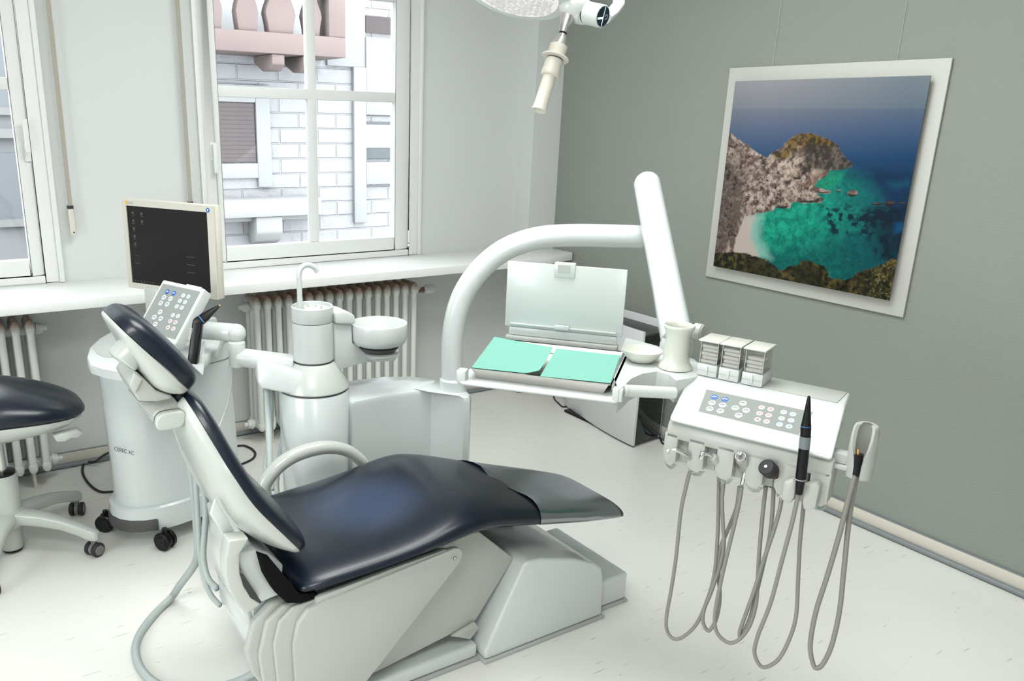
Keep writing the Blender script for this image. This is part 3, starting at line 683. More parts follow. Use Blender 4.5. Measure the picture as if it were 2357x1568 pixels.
# desk top with handle lip: outline traced in plan
dz = .845
dpx = [(200, 822), (206, 800), (228, 780), (262, 760), (300, 742), (340, 728), (400, 720), (470, 730), (520, 760), (500, 800), (440, 850), (380, 868), (300, 858), (240, 848), (208, 838)]
dp = [at(u, v, z=dz) for u, v in dpx]
top = MB().loft([[Vector((p.x, p.y, dz-.035)) for p in dp], [Vector((p.x, p.y, dz-.004)) for p in dp], [Vector((p.x+(.7-p.x)*.02, p.y+(3.25-p.y)*.02, dz)) for p in dp]])
top.build('desk_top', 'white', ct, sharp=60)
hh = [(215, 802), (225, 796), (262, 808), (285, 816), (280, 824), (240, 822), (222, 814)]
hp2 = [at(u, v, z=dz+.001) for u, v in hh]
MB().loft([[Vector((p.x, p.y, dz+.0005)) for p in hp2], [Vector((p.x, p.y, dz+.002)) for p in hp2]]).build('grip_recess', 'lgrey', ct)
# rear riser with socket
rz = [(440, 745), (500, 722), (508, 760), (500, 800), (440, 800)]
MB(FC).prism([(.06, .06), (.235, .06), (.235, .30), (.06, .30)], .8455, .905, 'z').build('riser', 'white', ct, bevel=.012)
MB(FC).box(.135, .150, .0575, .0598, .865, .885).build('socket', 'dgrey', ct)
MB(FC).box(-.02, .05, .17, .21, .8455, 1.02).build('monitor_post', 'shell', ct, bevel=.008)
# monitor (its width runs along the cart, tilted slightly back)
def monitor():
    c4 = [at(273, 458, d=3.30), at(498, 480, d=3.10), at(512, 694, d=2.985), at(297, 666, d=3.16)]
    TL, BL = c4[0], c4[3]
    ctr = (c4[0]+c4[1]+c4[2]+c4[3])/4
    xd = Vector((FC.x[0], FC.x[1], 0)); tilt = math.radians(.5)
    back = Vector((FC.y[0], FC.y[1], 0)); up = (Vector((0, 0, 1))*math.cos(tilt)+back*math.sin(tilt)).normalized(); nn = xd.cross(up)  # towards viewer
    return ctr, xd, up, nn
mc, mxd, mup, mnn = monitor()
if mnn.dot(Vector((FC.y[0], FC.y[1], 0))) > 0: mnn = -mnn
mw, mh = .458, .352
MM = Matrix(((mxd.x, mup.x, mnn.x, mc.x), (mxd.y, mup.y, mnn.y, mc.y), (mxd.z, mup.z, mnn.z, mc.z), (0, 0, 0, 1)))
mon = MB(MM).box(-mw/2, mw/2, -mh/2, mh/2, -.035, -.0005).build('monitor', 'cream', ct, bevel=.008)
bz = MB(MM)
sx0, sx1, sy0, sy1 = -mw/2+.022, mw/2-.034, -mh/2+.024, mh/2-.026
bz.box(-mw/2+.002, sx0, -mh/2+.002, mh/2-.002, 0, .006); bz.box(sx1, mw/2-.002, -mh/2+.002, mh/2-.002, 0, .006)
bz.box(sx0, sx1, -mh/2+.002, sy0, 0, .006); bz.box(sx0, sx1, sy1, mh/2-.002, 0, .006)
bz.build('bezel', 'cream', mon)
MB(MM).box(sx0, sx1, sy0, sy1, .0005, .002).build('screen', 'screen', mon, smooth=False)
mk = MB(MM)
for i, (x, y, w_) in enumerate([(.03, .02, .012), (.03, .05, .018), (.03, .08, .010), (.03, .11, .012), (.03, .14, .020), (.035, .175, .028), (.035, .205, .030), (.075, .02, .014), (.075, .05, .012)]):
    if i < 5 or i > 6: mk.box(sx0+x-.005, sx0+x+.005, sy1-y-.012, sy1-y-.002, .0021, .0023)
    mk.box(sx0+x-w_/2, sx0+x+w_/2, sy1-y-.018, sy1-y-.016, .0021, .0023)
for y in (.175, .205, .235): mk.box(sx1-.115, sx1-.075, sy1-y, sy1-y+.0022, .0021, .0023)
for k in range(7): mk.box(sx0+.012+k*.016, sx0+.018+k*.016, sy0+.006, sy0+.011, .0021, .0023)
mk.box(-.012, -.010, -.012, -.008, .0021, .0023)
mk.build('desktop_icons', 'dim', mon)
lg = MB(MM); lg.box(-mw/2+.022, -mw/2+.034, mh/2-.020, mh/2-.008, .0061, .0065); lg.build('orange_badge', 'orange', mon)
lg = MB(MM); lg.box(-mw/2+.036, -mw/2+.064, mh/2-.019, mh/2-.010, .0061, .0065); lg.build('grey_badge', 'grey', mon)
lg = MB(MM); lg.lathe((mw/2-.028, mh/2-.018, .006), [(.0085, 0), (.0085, .001)]); lg.build('round_badge', 'blue', mon)
lg = MB(MM); lg.prism([(mw/2-.031, mh/2-.023), (mw/2-.023, mh/2-.016), (mw/2-.030, mh/2-.012)], .0071, .0074, 'z'); lg.build('badge_arrow', 'inkw', mon)
# lettering on the front panel
def cart_front(x, z): # point just in front of body surface
    return FC.w(x, -.079, z)
# scanner wand standing in its holder
hl = at(452, 815, d=2.74)
sw = thing('scanner_wand', tuple(at(444, 838, d=2.74)), 'black scanner wand with angled tip and blue ring, upright beside the keypad', 'dental scanner')
dW = 2.74
w0, w1, w2 = at(444, 838, d=dW), at(456, 742, d=dW), at(505, 704, d=dW)
def boxtube(pts, ws, hs):
    R = []; P = [Vector(p) for p in pts]
    for i, p in enumerate(P):
        t = (P[min(i+1, len(P)-1)]-P[max(i-1, 0)]).normalized(); vd = Vector(fw); a = t.cross(vd).normalized(); b = t.cross(a).normalized()
        R.append([p+a*(ws[i]*math.copysign(abs(math.cos(q))**.4, math.cos(q)))+b*(hs[i]*math.copysign(abs(math.sin(q))**.4, math.sin(q))) for q in [2*math.pi*k/20 for k in range(20)]])
    return MB().loft(R)
boxtube([w0, w0.lerp(w1, .05), w0.lerp(w1, .5), w0.lerp(w1, .98)], [.013, .0165, .0165, .0165], [.013, .016, .016, .016]).build('wand_body', 'black', sw)
e0 = w1+Vector((0, 0, .0)); 
boxtube([e0-(w2-e0)*.12, e0, e0.lerp(w2, .35), e0.lerp(w2, .95), w2], [.013, .0165, .0155, .005, .004], [.013, .016, .012, .005, .004]).build('wand_tip', 'black', sw)
boxtube([e0.lerp(w2, .18), e0.lerp(w2, .205)], [.0166, .0165], [.0152, .015]).build('ring', 'lblue', sw)
MB().sphere(w2, .0042).build('tip_end', 'gold', sw)
bt = w0.lerp(w1, .72); MB().cyl(bt+Vector((-.024, 0, -.018)), bt+Vector((-.017, 0, .022)), .006).build('button', 'lgrey', sw)
# lettering on the cart front panel
ta = at(264, 1036, y=3.19); la = FC.loc(ta)
def on_front(u, v, yc):
    l = FC.ly(u, v, yc); return FC.w(l.x, l.y, l.z)
o1 = on_front(263, 1037, -.0700); o2 = on_front(300, 1046, -.0700)
tmb = text_mb('CEREC AC', .0225, o1, (o2-o1), (0, 0, 1), .0003)
tmb.build('lettering', 'dgrey', ct, smooth=False)
sm = MB()
for a, b in (((238, 869), (330, 899)), ((243, 912), (345, 940))):
    pass
for zc in (.715, .80-.012):
    R = []
    for zz in (zc-.0012, zc+.0012): R.append([FC.w(x, y-.017, zz) for x, y in foot(.893)])
    sm.loft(R)
sm.build('drawer_seam', 'mgrey', ct)

M['matt_black'] = mat('matt_black', (.006, .006, .007), .95, spec=.1)
# ================================================================== DENTAL CHAIR
YC = 2.045
ch = thing('dental_chair', (1.3, YC, 0), 'reclined dental patient chair with navy vinyl upholstery and pale glossy shells in the foreground', 'dental chair')
def sgn(c, p): return math.copysign(abs(c)**p, c)
def seat_sec(x, zt, zb, w, dz=0., n=40, py=.42, pz=.62, yc=YC):
    zc, hz = (zt+zb)/2, (zt-zb)/2
    return [Vector((x, yc+w*sgn(math.cos(q), py), zc+hz*sgn(math.sin(q), pz)-(.010*(math.cos(q)**2) if math.sin(q) > 0 else 0))) for q in [2*math.pi*i/n for i in range(n)]]
SEAT = [(.712, .484, .478, .19), (.716, .492, .470, .232), (.728, .502, .463, .258), (.75, .511, .462, .270), (.80, .520, .463, .279), (.90, .527, .469, .285), (1.0, .534, .476, .287), (1.10, .547, .482, .288), (1.17, .562, .485, .287),
        (1.23, .574, .487, .284), (1.29, .578, .490, .279), (1.35, .568, .482, .272), (1.42, .549, .465, .264), (1.50, .523, .444, .254), (1.62, .485, .414, .238), (1.75, .446, .380, .221), (1.86, .413, .354, .204), (1.94, .388, .336, .190), (1.975, .374, .331, .180), (1.992, .362, .333, .160)]
def interp(S, sub=3):
    A = np.array(S); t = np.arange(len(A)); T = np.linspace(0, len(A)-1, (len(A)-1)*sub+1); out = []
    for k in T:
        i = min(int(k), len(A)-2); f = k-i; p0 = A[max(i-1, 0)]; p1 = A[i]; p2 = A[i+1]; p3 = A[min(i+2, len(A)-1)]
        out.append(.5*((2*p1)+(p2-p0)*f+(2*p0-5*p1+4*p2-p3)*f*f+(3*p1-p0-3*p2+p3)*f**3))
    return out
SS = interp(SEAT, 3)
seat = MB().loft([seat_sec(*s[:4]) for s in SS]).build('seat_cushion', 'navy', ch, sharp=80)
cv = [s for s in SS if 1.535 < s[0] < 1.965]
def cover_sec(s, i, k):
    x, zt, zb, w = s[:4]; R = seat_sec(x, zt+.0022, zb-.002, w+.0022)
    wob = .0018
    return [p+Vector(((.018*math.sin(p.y*21) if i == 0 else 0), 0, (wob*mnoise.noise(Vector((p.x*16, p.y*9, 3)))+.5*wob*mnoise.noise(Vector((p.x*5+p.y*40, p.y*18, 7)))) if p.z > (zt+zb)/2 else 0)) for p in R]
MB().loft([cover_sec(s, i, len(cv)) for i, s in enumerate(cv)], cap=False).build('foot_cover', 'film', ch, sharp=80)
# backrest
T_ = Vector((-.492, 0, .871)); N_ = Vector((.871, 0, .492))
BK = [(.744, .560, .195, .012, .012), (.737, .572, .222, .030, .028), (.728, .587, .236, .038, .040), (.711, .610, .243, .041, .058), (.690, .638, .245, .041, .072), (.658, .680, .244, .040, .080), (.625, .724, .238, .040, .078), (.600, .765, .230, .040, .072), (.578, .810, .218, .040, .064), (.560, .848, .203, .040, .056),
      (.545, .885, .183, .040, .050), (.533, .915, .165, .040, .046), (.522, .943, .146, .038, .042), (.512, .970, .122, .034, .034), (.505, .987, .098, .027, .024), (.502, .997, .070, .014, .010)]
BB = interp(BK, 3)
def pad_sec(s, n=30):
    x, z, w, th, dp = s; R = []
    for i in range(n+1):
        q = math.pi*i/n; R.append(Vector((x, YC, z))+Vector((0, w*sgn(math.cos(q), .55), 0))+N_*(th*abs(math.sin(q))**.55))
    return R
def shell_sec(s, n=30):
    x, z, w, th, dp = s; R = []
    for i in range(n+1):
        q = math.pi*i/n; c_ = math.cos(q)
        R.append(Vector((x, YC, z))+Vector((0, .985*w*sgn(c_, .8), 0))-N_*(.0012+dp*abs(math.sin(q))**.75))
    return R
MB().loft([pad_sec(s) for s in BB]).build('backrest_cushion', 'navy', ch, sharp=60)
MB().loft([shell_sec(s) for s in BB]).build('backrest_shell', 'shell', ch, sharp=60)
pb = MB().loft([[Vector((s[0], YC, s[1]))+Vector((0, (s[2]+.0015)*sgn(math.cos(q), .55), 0))+N_*(.003*math.sin(q)) for q in [2*math.pi*i/24 for i in range(24)]] for s in BB]); pb.build('piping', 'black', ch)
# neck cushion
def oval(c, ax1, r1, ax2, r2, n=24, p=.8): return [Vector(c)+Vector(ax1)*(r1*sgn(math.cos(q), p))+Vector(ax2)*(r2*sgn(math.sin(q), p)) for q in [2*math.pi*i/n for i in range(n)]]
k0 = at(398, 905, y=1.99); k1 = at(446, 958, y=1.99)
Y1 = (0, 1, 0)
NK = []
for t in (0, .15, .4, .7, .9, 1.0):
    c = k0.lerp(k1, t); NK.append(oval((c.x+.012, YC, c.z-.004), Y1, .062, N_, .021))
MB().loft(NK).build('neck_cushion', 'navy', ch)
# headrest
TH = Vector((.633, 0, -.774)); NH = Vector((.774, 0, .633))
HD = [(.352, 1.210, .050, .012, .006), (.356, 1.205, .082, .030, .012), (.364, 1.195, .104, .042, .016), (.38, 1.176, .119, .050, .024), (.405, 1.146, .126, .054, .036), (.438, 1.108, .128, .054, .050), (.470, 1.068, .125, .053, .056), (.492, 1.041, .113, .050, .046), (.506, 1.023, .094, .042, .030), (.514, 1.013, .066, .028, .014), (.517, 1.009, .04, .010, .004)]
HB = interp(HD, 3)
def hsec(s, sign, n=30, p1=.6, p2=.6):
    x, z, w, th, dp = s; R = []; a = th if sign > 0 else dp
    for i in range(n+1):
        q = math.pi*i/n; R.append(Vector((x, YC, z))+Vector((0, (w if sign > 0 else w*.975)*sgn(math.cos(q), p1), 0))+NH*(sign*(.001+a*abs(math.sin(q))**p2)))
    return R
hr = MB().loft([hsec(s, 1) for s in HB]).build('headrest_cushion', 'navy', ch, sharp=60)
MB().loft([hsec(s, -1, p1=.8, p2=.75) for s in HB]).build('headrest_shell', 'shell', ch, sharp=60)
# headrest release knob, mount block, neck stem, oval pivot knob
kc = at(281, 832, y=1.985); kd = Vector((.62, .10, .62)).normalized()
kb = MB().lathe(kc, [(0, -.002), (.034, -.002), (.038, .002), (.038, .05), (.032, .06)], kd, 36).build('headrest_knob', 'shell', ch)
MB().lathe(kc-kd*.0022, [(0.0, -.001), (.030, -.001), (.0315, 0)], kd, 32).build('knob_ring', 'grey', kb)
MB().lathe(kc-kd*.0035, [(0.0, -.001), (.026, -.001), (.027, 0)], kd, 32).build('knob_face', 'shell', kb)
def XZ(px, y): return [(p.x, p.z) for p in (at(u, v, y=y) for u, v in px)]
MB().prism(XZ([(314, 856), (336, 876), (360, 900), (398, 912), (392, 920), (360, 926), (320, 925), (298, 886)], 1.965), 1.965, 2.125).build('headrest_mount', 'lgrey', ch, bevel=.009, seg=3)
MB().prism(XZ([(311, 860), (330, 874), (312, 908), (299, 888)], 1.95), 1.955, 1.9649).build('mount_plate', 'shell', ch, bevel=.003)
MB().box(at(284, 786, y=2.0).x-.006, at(300, 790, y=2.0).x, 2.0, 2.03, at(290, 788, y=2.0).z-.006, at(290, 788, y=2.0).z+.006).build('release_tab', 'dgrey', ch, bevel=.002)
MB().prism(XZ([(316, 924), (352, 926), (398, 912), (425, 945), (436, 962), (424, 985), (395, 985), (362, 972)], 1.985), 1.985, 2.105).build('neck_stem', 'lgrey', ch, bevel=.006)
oc = at(394, 970, y=1.94); st_ = [(oc.x+.036*sgn(math.cos(q), .55)+.004*math.sin(q), oc.z+.0225*sgn(math.sin(q), .85)) for q in [2*math.pi*i/28 for i in range(28)]]
MB().prism(st_, 1.94, 1.965).build('pivot_knob', 'shell', ch, bevel=.005, seg=3)
MB().prism([(oc.x+(a-oc.x)*.98, oc.z+(b-oc.z)*.98) for a, b in st_], 1.9652, 1.9675).build('pivot_seam', 'dgrey', ch)
MB().prism([(oc.x+(a-oc.x)*.97, oc.z+(b-oc.z)*.97) for a, b in st_], 1.9677, 2.14).build('pivot_barrel', 'shell', ch)
MB().prism(XZ([(424, 985), (452, 965), (460, 1010), (436, 1000)], 1.99), 1.99, 2.10).build('backrest_bracket', 'lgrey', ch, bevel=.006)
# curved support strap from backrest to hinge, with lower covers
MB().prism(XZ([(527, 1245), (519, 1290), (519, 1325), (526, 1355), (540, 1385), (567, 1416), (603, 1391), (578, 1376), (562, 1350), (553, 1319), (552, 1278), (575, 1240)], 1.80), 1.80, 1.85).build('hinge_arm', 'shell', ch, bevel=.006, seg=3)
MB().prism(XZ([(553, 1319), (561, 1323), (603, 1388), (597, 1391), (577, 1377), (561, 1350)], 1.80), 1.802, 1.86).build('hinge_slot', 'blackg', ch)
MB().prism(XZ([(482, 1200), (500, 1152), (560, 1236), (575, 1300), (540, 1352), (508, 1343), (490, 1300), (482, 1255)], 2.12), 1.875, 2.12).build('lower_back_cover', 'white2', ch, bevel=.012, seg=3)
MB().prism(XZ([(484, 1186), (496, 1150), (545, 1232), (530, 1254)], 1.86), 1.86, 1.8745).build('back_cover_rim', 'white2', ch, bevel=.003)
# rear housing
MB().prism(XZ([(503, 1344), (505, 1373), (536, 1442), (568, 1482), (576, 1507)], 2.20)+[(.70, .20), (.735, .24), (.735, .435), (.70, .455), (.705, .515), (.665, .565), (.62, .592), (.60, .585)], 1.872, 2.20).build('hinge_housing', 'white2', ch, bevel=.016, seg=3)
MB().prism(XZ([(555, 1284), (602, 1279), (628, 1330), (661, 1380), (612, 1400), (604, 1391), (583, 1372), (566, 1345)], 1.80), 1.83, 1.871).build('hinge_cheek', 'white2', ch, bevel=.006)
# side carrier with stepped mouldings
tipx = [(1.196, .474), (1.214, .470), (1.226, .457), (1.2255, .436), (1.215, .420)]
bot = [(.905, .125), (.86, .085), (.70, .085)]
MB().prism(tipx+bot+[(.693, .20), (.690, .32), (.705, .385), (.735, .420), (.79, .432)], 1.775, 1.795).build('side_panel', 'lgrey', ch, bevel=.004, seg=2)
MB().prism([(1.19, .466), (1.21, .43), (.905, .14), (.86, .095), (.655, .095), (.648, .22), (.642, .33), (.66, .395), (.70, .428), (.79, .435)], 1.7955, 1.81).build('side_moulding', 'lgrey', ch, bevel=.006, seg=3)
MB().prism([(1.18, .46), (1.20, .43), (.905, .15), (.86, .10), (.64, .10), (.615, .20), (.606, .30), (.63, .395), (.68, .432), (.79, .437)], 1.8105, 1.83).build('side_moulding', 'lgrey', ch, bevel=.007, seg=3)
MB().prism([(1.17, .455), (1.19, .43), (.905, .16), (.86, .11), (.66, .12), (.592, .235), (.577, .31), (.60, .39), (.655, .436), (.79, .438)], 1.8305, 1.86).build('side_moulding', 'lgrey', ch, bevel=.010, seg=3)
MB().cyl((1.197, 1.7735, .444), (1.197, 1.7752, .444), .0095).build('screw_washer', 'lgrey', ch)
MB().cyl((1.197, 1.7728, .444), (1.197, 1.7738, .444), .0065).build('screw', 'dgrey', ch)
MB().cyl((1.197, 1.7722, .444), (1.197, 1.773, .444), .0045).build('screw_head', 'steel', ch)
# seat frame under cushion
MB().prism([(.72, .462), (.72, .43), (.80, .425), (1.18, .455), (1.32, .470), (1.46, .440), (1.46, .447), (1.30, .482), (1.05, .475), (.80, .461)], 1.84, 2.25).build('seat_frame', 'dgrey', ch)
MB().prism([(.76, .445), (.76, .415), (1.12, .445), (1.19, .463), (1.17, .476), (1.0, .466)], 1.782, 1.80).build('seat_rail', 'lgrey', ch, bevel=.004)
MB().prism(XZ([(598, 1281), (611, 1328), (630, 1360), (658, 1386), (690, 1387), (735, 1372), (720, 1360), (690, 1368), (650, 1320), (625, 1290)], 1.80), 1.792, 1.836).build('seat_tub', 'matt_black', ch, bevel=.004)
# lift arm, foot base
MB().prism([(.70, .43), (1.05, .465), (1.345, .450), (1.488, .316), (1.335, .115), (1.26, .112), (.985, .072), (.86, .08), (.70, .11)], 1.8605, 2.23).build('lift_arm', 'lgrey', ch, bevel=.006)
MB().prism([(1.245, .112), (1.335, .135), (1.352, .105), (1.32, .075), (1.27, .10)], 1.85, 1.8604).build('arm_lug', 'lgrey', ch, bevel=.003)
MB().prism([(1.350, .012), (1.347, .04), (1.487, .316), (1.505, .328), (1.56, .322), (1.70, .280), (1.80, .232), (1.832, .205), (1.845, .170), (1.855, .012)], 1.806, 2.27).build('base_hood', 'white2', ch, bevel=.010, seg=3)
MB().box(1.72, 2.003, 1.842, 2.24, .012, .120).build('base_step', 'white2', ch, bevel=.010, seg=3)
MB().box(.82, 1.340, 1.835, 2.25, .012, .062).build('base_plate', 'white2', ch, bevel=.012, seg=3)
g_ = MB().box(1.345, 1.862, 1.800, 2.276, .0, .0118).box(1.862, 2.008, 1.836, 2.246, 0, .0118).box(.815, 1.345, 1.829, 2.256, 0, .0118)
g_.build('floor_gasket', 'grey', ch, bevel=.002)
# armrest on the far side
ar = [(625, 1175), (606, 1128), (622, 1094), (655, 1062), (700, 1040), (752, 1030), (795, 1036), (826, 1056), (846, 1082), (858, 1112)]
AP = [at(u, v, y=2.385) for u, v in ar]
arm_obj = MB().tube(AP, lambda t: .0245-.007*max(0, t-.45)/.55, n=20).build('armrest', 'shell', ch)
MB().tube([AP[0]+Vector((.0, 0, -.10)), AP[0]+Vector((0, 0, -.04)), AP[0]+Vector((0, 0, .0))], .019, n=16).build('armrest_post', 'shell', ch)
MB().box(.86, 1.28, 2.30, 2.40, .40, .43).build('armrest_rail', 'dgrey', ch, bevel=.004)

# ================================================================== TREATMENT UNIT (column, bowl, cabinet)
UX, UY = 1.137, 2.635
un = thing('treatment_unit', (1.35, UY, 0), 'white dental treatment unit with round column, spittoon bowl, rounded cabinet and arched support tube', 'dental unit')
MB().lathe((UX, UY, 0), [(.112, .0), (.122, .006), (.124, .4), (.128, .722), (.124, .728)], n=48).build('column', 'white2', un, sharp=50)
MB().lathe((UX, UY, 0), [(.118, .7285), (.118, .734)], n=48).build('column_joint', 'dgrey', un)
MB().lathe((UX, UY, 0), [(.124, .7345), (.128, .739), (.126, .748), (.078, .826), (.073, .832)], n=48).build('column_cone', 'shell', un, sharp=30)
MB().lathe((UX, UY, 0), [(.066, .8325), (.066, .837)], n=48).build('column_joint', 'dgrey', un)
MB().lathe((UX, UY, 0), [(.070, .8375), (.074, .841), (.074, .980)], n=48).build('upper_column', 'white', un, sharp=30)
MB().lathe((UX, UY, 0), [(.0735, .982), (.0745, .984), (.0745, 1.034), (.0715, 1.037), (.0690, 1.034), (.0685, 1.024), (.045, 1.026), (.0, 1.027)], n=48).build('column_cap', 'white', un, sharp=30)
dr = MB()
for q in range(8):
    a = q*math.pi/4; dr.box(UX+.035*math.cos(a)-.002, UX+.035*math.cos(a)+.002, UY+.035*math.sin(a)-.006, UY+.035*math.sin(a)+.006, 1.0275, 1.0285)
dr.build('drain_slots', 'lgrey', un)
sp = [Vector((UX-.056, UY-.01, 1.02)), Vector((UX-.056, UY-.01, 1.13)), at(688, 640, y=UY-.01), at(690, 622, y=UY-.01), at(701, 611, y=UY-.01), at(715, 611, y=UY-.01), at(726, 618, y=UY-.01), at(731, 626, y=UY-.01)]
sp[0].x = at(691, 708, y=UY-.01).x; sp[1].x = at(689, 660, y=UY-.01).x
MB().tube(sp, .0095, n=14).build('water_spout', 'white', un)
# bowl and bracket
bc = at(872, 775, y=2.585)
MB().lathe((bc.x, bc.y, .874), [(.040, 0), (.080, .003), (.098, .012), (.1045, .030), (.106, .078), (.104, .084), (.098, .085), (.094, .080), (.088, .05), (.06, .025), (.0, .018)], n=56).build('spittoon_bowl', 'white', un, sharp=60)
MB().lathe((bc.x, bc.y, .851), [(.060, 0), (.072, .012), (.074, .018), (.06, .0225)], n=40).build('bowl_gasket', 'dgrey', un)
MB().prism(XZ([(765, 742), (806, 745), (808, 788), (862, 822), (910, 822), (905, 830), (842, 832), (768, 852)], 2.60), 2.585, 2.66).build('bowl_bracket', 'white', un, bevel=.006)
MB().prism(XZ([(763, 716), (790, 712), (808, 722), (812, 737), (806, 744), (765, 742)], 2.60), 2.57, 2.67).build('bracket_cap', 'white', un, bevel=.008, seg=3)
fx = at(882, 812, y=2.55)
MB().loft([oval((fx.x, 2.56, z), (1, 0, 0), a, (0, 1, 0), b, 28, .8) for z, a, b in ((.826, .045, .035), (.834, .058, .05), (.845, .064, .056), (.848, .058, .05))]).build('glass_rest', 'white', un)
# cabinet
cab = [(1.245, 2.545), (1.40, 2.552), (1.545, 2.538), (1.575, 2.528), (1.645, 2.405), (1.665, 2.397), (1.688, 2.420), (1.700, 2.46), (1.698, 2.56), (1.655, 2.66), (1.60, 2.725), (1.50, 2.775), (1.36, 2.79), (1.22, 2.76)]
ctrx, ctry = 1.46, 2.60
MB().loft([[(ctrx+(x-ctrx)*k, ctry+(y-ctry)*k, z) for x, y in cab] for z, k in ((.0, .97), (.012, .985), (.02, 1), (.655, 1), (.668, .993), (.676, .975), (.681, .93), (.685, .5))]).build('cabinet', 'white2', un, sharp=28)
MB().loft([oval((1.60, 2.60, z), (1, 0, 0), a, (.3, .9, 0), b, 20) for z, a, b in ((.682, .035, .02), (.687, .034, .019))]).build('cabinet_lid', 'white2', un)
# support tube
TX, TY = 1.655, 2.50
MB().lathe((TX, TY, .655), [(.056, 0), (.056, .01), (.052, .014), (.052, .066), (.047, .072), (.0, .074)], n=40).build('tube_collar', 'white2', un, sharp=30)
E0 = Vector((2.225, 2.145, 0)); P0 = Vector((TX, TY, 0)); ud = (E0-P0).normalized(); nv = Vector((-ud.y, ud.x, 0))
def onplane(u, v, P=P0, n=nv):
    D = Vector(ray(u, v)); t = (P-Vector((0, 0, CAMZ))).dot(n)/D.dot(n); return Vector((0, 0, CAMZ))+D*t
tp = [(1041, 868), (1040, 815), (1043, 765), (1052, 718), (1068, 675), (1092, 637), (1122, 604), (1158, 577), (1200, 558), (1250, 546), (1310, 542), (1390, 542.5), (1478, 545)]
TP = [onplane(u, v) for u, v in tp]
TP = [Vector((TX, TY, .70))]+TP
MB().tube(TP, .0415, n=32, sub=4).build('support_tube', 'white2', un, sharp=60)

# ================================================================== ASSISTANT ELEMENT (keypad, arms, holder)
ae = thing('assistant_console', (.80, 2.78, .75), 'tilted white touch panel with two blue buttons on a jointed arm, behind the chair headrest', 'control panel')
q0 = at(660, 862, y=2.655); q1 = at(546, 818, d=2.93)
elz = q1.z
MB().tube([Vector((q1.x, q1.y, elz-.006)), Vector((q0.x+.03, q0.y, elz-.03))], .034, n=28, smooth=False).build('lower_arm', 'white', ae, bevel=.006)
MB().cyl((q1.x, q1.y, elz-.04), (q1.x, q1.y, elz+.050), .030).build('elbow', 'white', ae, bevel=.004)
q2 = at(538, 775, d=2.93); q3 = at(450, 800, d=3.02)
MB().tube([Vector((q2.x+.012, q2.y, elz+.075)), Vector((q3.x, q3.y, elz+.068)), Vector((q3.x-.10, q3.y+.02, elz+.062))], .033, n=28, smooth=False).build('upper_arm', 'white', ae, bevel=.008)
MB().sphere((q2.x+.010, q2.y, elz+.075), .0345, n=24).build('elbow_cap', 'white', ae)
MB().cyl((q2.x+.01, q2.y-.001, elz+.03), (q2.x+.01, q2.y-.001, elz+.052), .026).build('elbow_ring', 'lgrey', ae)
# holder with tube openings
hA, hB = at(597, 868, d=2.90), at(690, 895, d=2.86)
hol = [(590, 838), (604, 832), (700, 858), (700, 915), (600, 895), (592, 878)]
pts = [at(u, v, d=2.88) for u, v in hol]
bk = Vector((.25, .97, 0)).normalized()*.085
MB().loft([pts, [p+bk for p in pts]]).build('instrument_holder', 'white', ae, bevel=.009, seg=3)
wh = [at(u, v, d=2.77) for u, v in ((440, 838), (470, 812), (472, 822), (468, 866), (450, 850))]
MB().loft([wh, [p+Vector((.05, .16, 0)) for p in wh]]).build('wand_holder', 'white', ae, bevel=.004)
# the keypad itself
c_tl, c_tr, c_br = at(375, 643, d=2.93), at(471, 664, d=2.84), at(416, 797, d=2.76)
kx = (c_tr-c_tl); kw = kx.length; kx.normalize(); kyv = (c_br-c_tr); khh = kyv.length; kyv = (kyv-kx*kyv.dot(kx)).normalized(); kn = kx.cross(kyv).normalized()
if kn.dot(Vector(fw)) > 0: kn = -kn
KM = Matrix(((kx.x, kyv.x, kn.x, c_tl.x), (kx.y, kyv.y, kn.y, c_tl.y), (kx.z, kyv.z, kn.z, c_tl.z), (0, 0, 0, 1)))
kh_ = khh
kp = MB(KM).box(0, kw, 0, kh_, -.048, 0).build('panel_housing', 'white', ae, bevel=.007, seg=3)
MB(KM).box(.012, kw-.010, .016, kh_-.020, .0001, .0012).build('keypad_foil', 'keypad', ae, smooth=False)
MB(KM).box(kw*.5, kw*.86, -.008, .012, -.03, -.012).build('panel_clip', 'white', ae, bevel=.003)
def chairglyph(cx, cy, s, flip=False):
    f = -1 if flip else 1
    return [(cx-s*.62, cy+f*s*.28), (cx-s*.2, cy-f*s*.22), (cx+s*.15, cy-f*s*.08), (cx+s*.62, cy-f*s*.12)]
def strip(mb, pts, w, z):
    for a, b in zip(pts[:-1], pts[1:]):
        a = Vector((*a, 0)); b = Vector((*b, 0)); d = (b-a); n = Vector((-d.y, d.x, 0)).normalized()*w/2; d = d.normalized()*w*.3
        q = [a+n-d, b+n+d, b-n+d, a-n-d]
        mb.add([(p.x, p.y, z) for p in q]+[(p.x, p.y, z+.0002) for p in q], [(0, 1, 2, 3), (7, 6, 5, 4), (0, 4, 5, 1), (1, 5, 6, 2), (2, 6, 7, 3), (3, 7, 4, 0)])
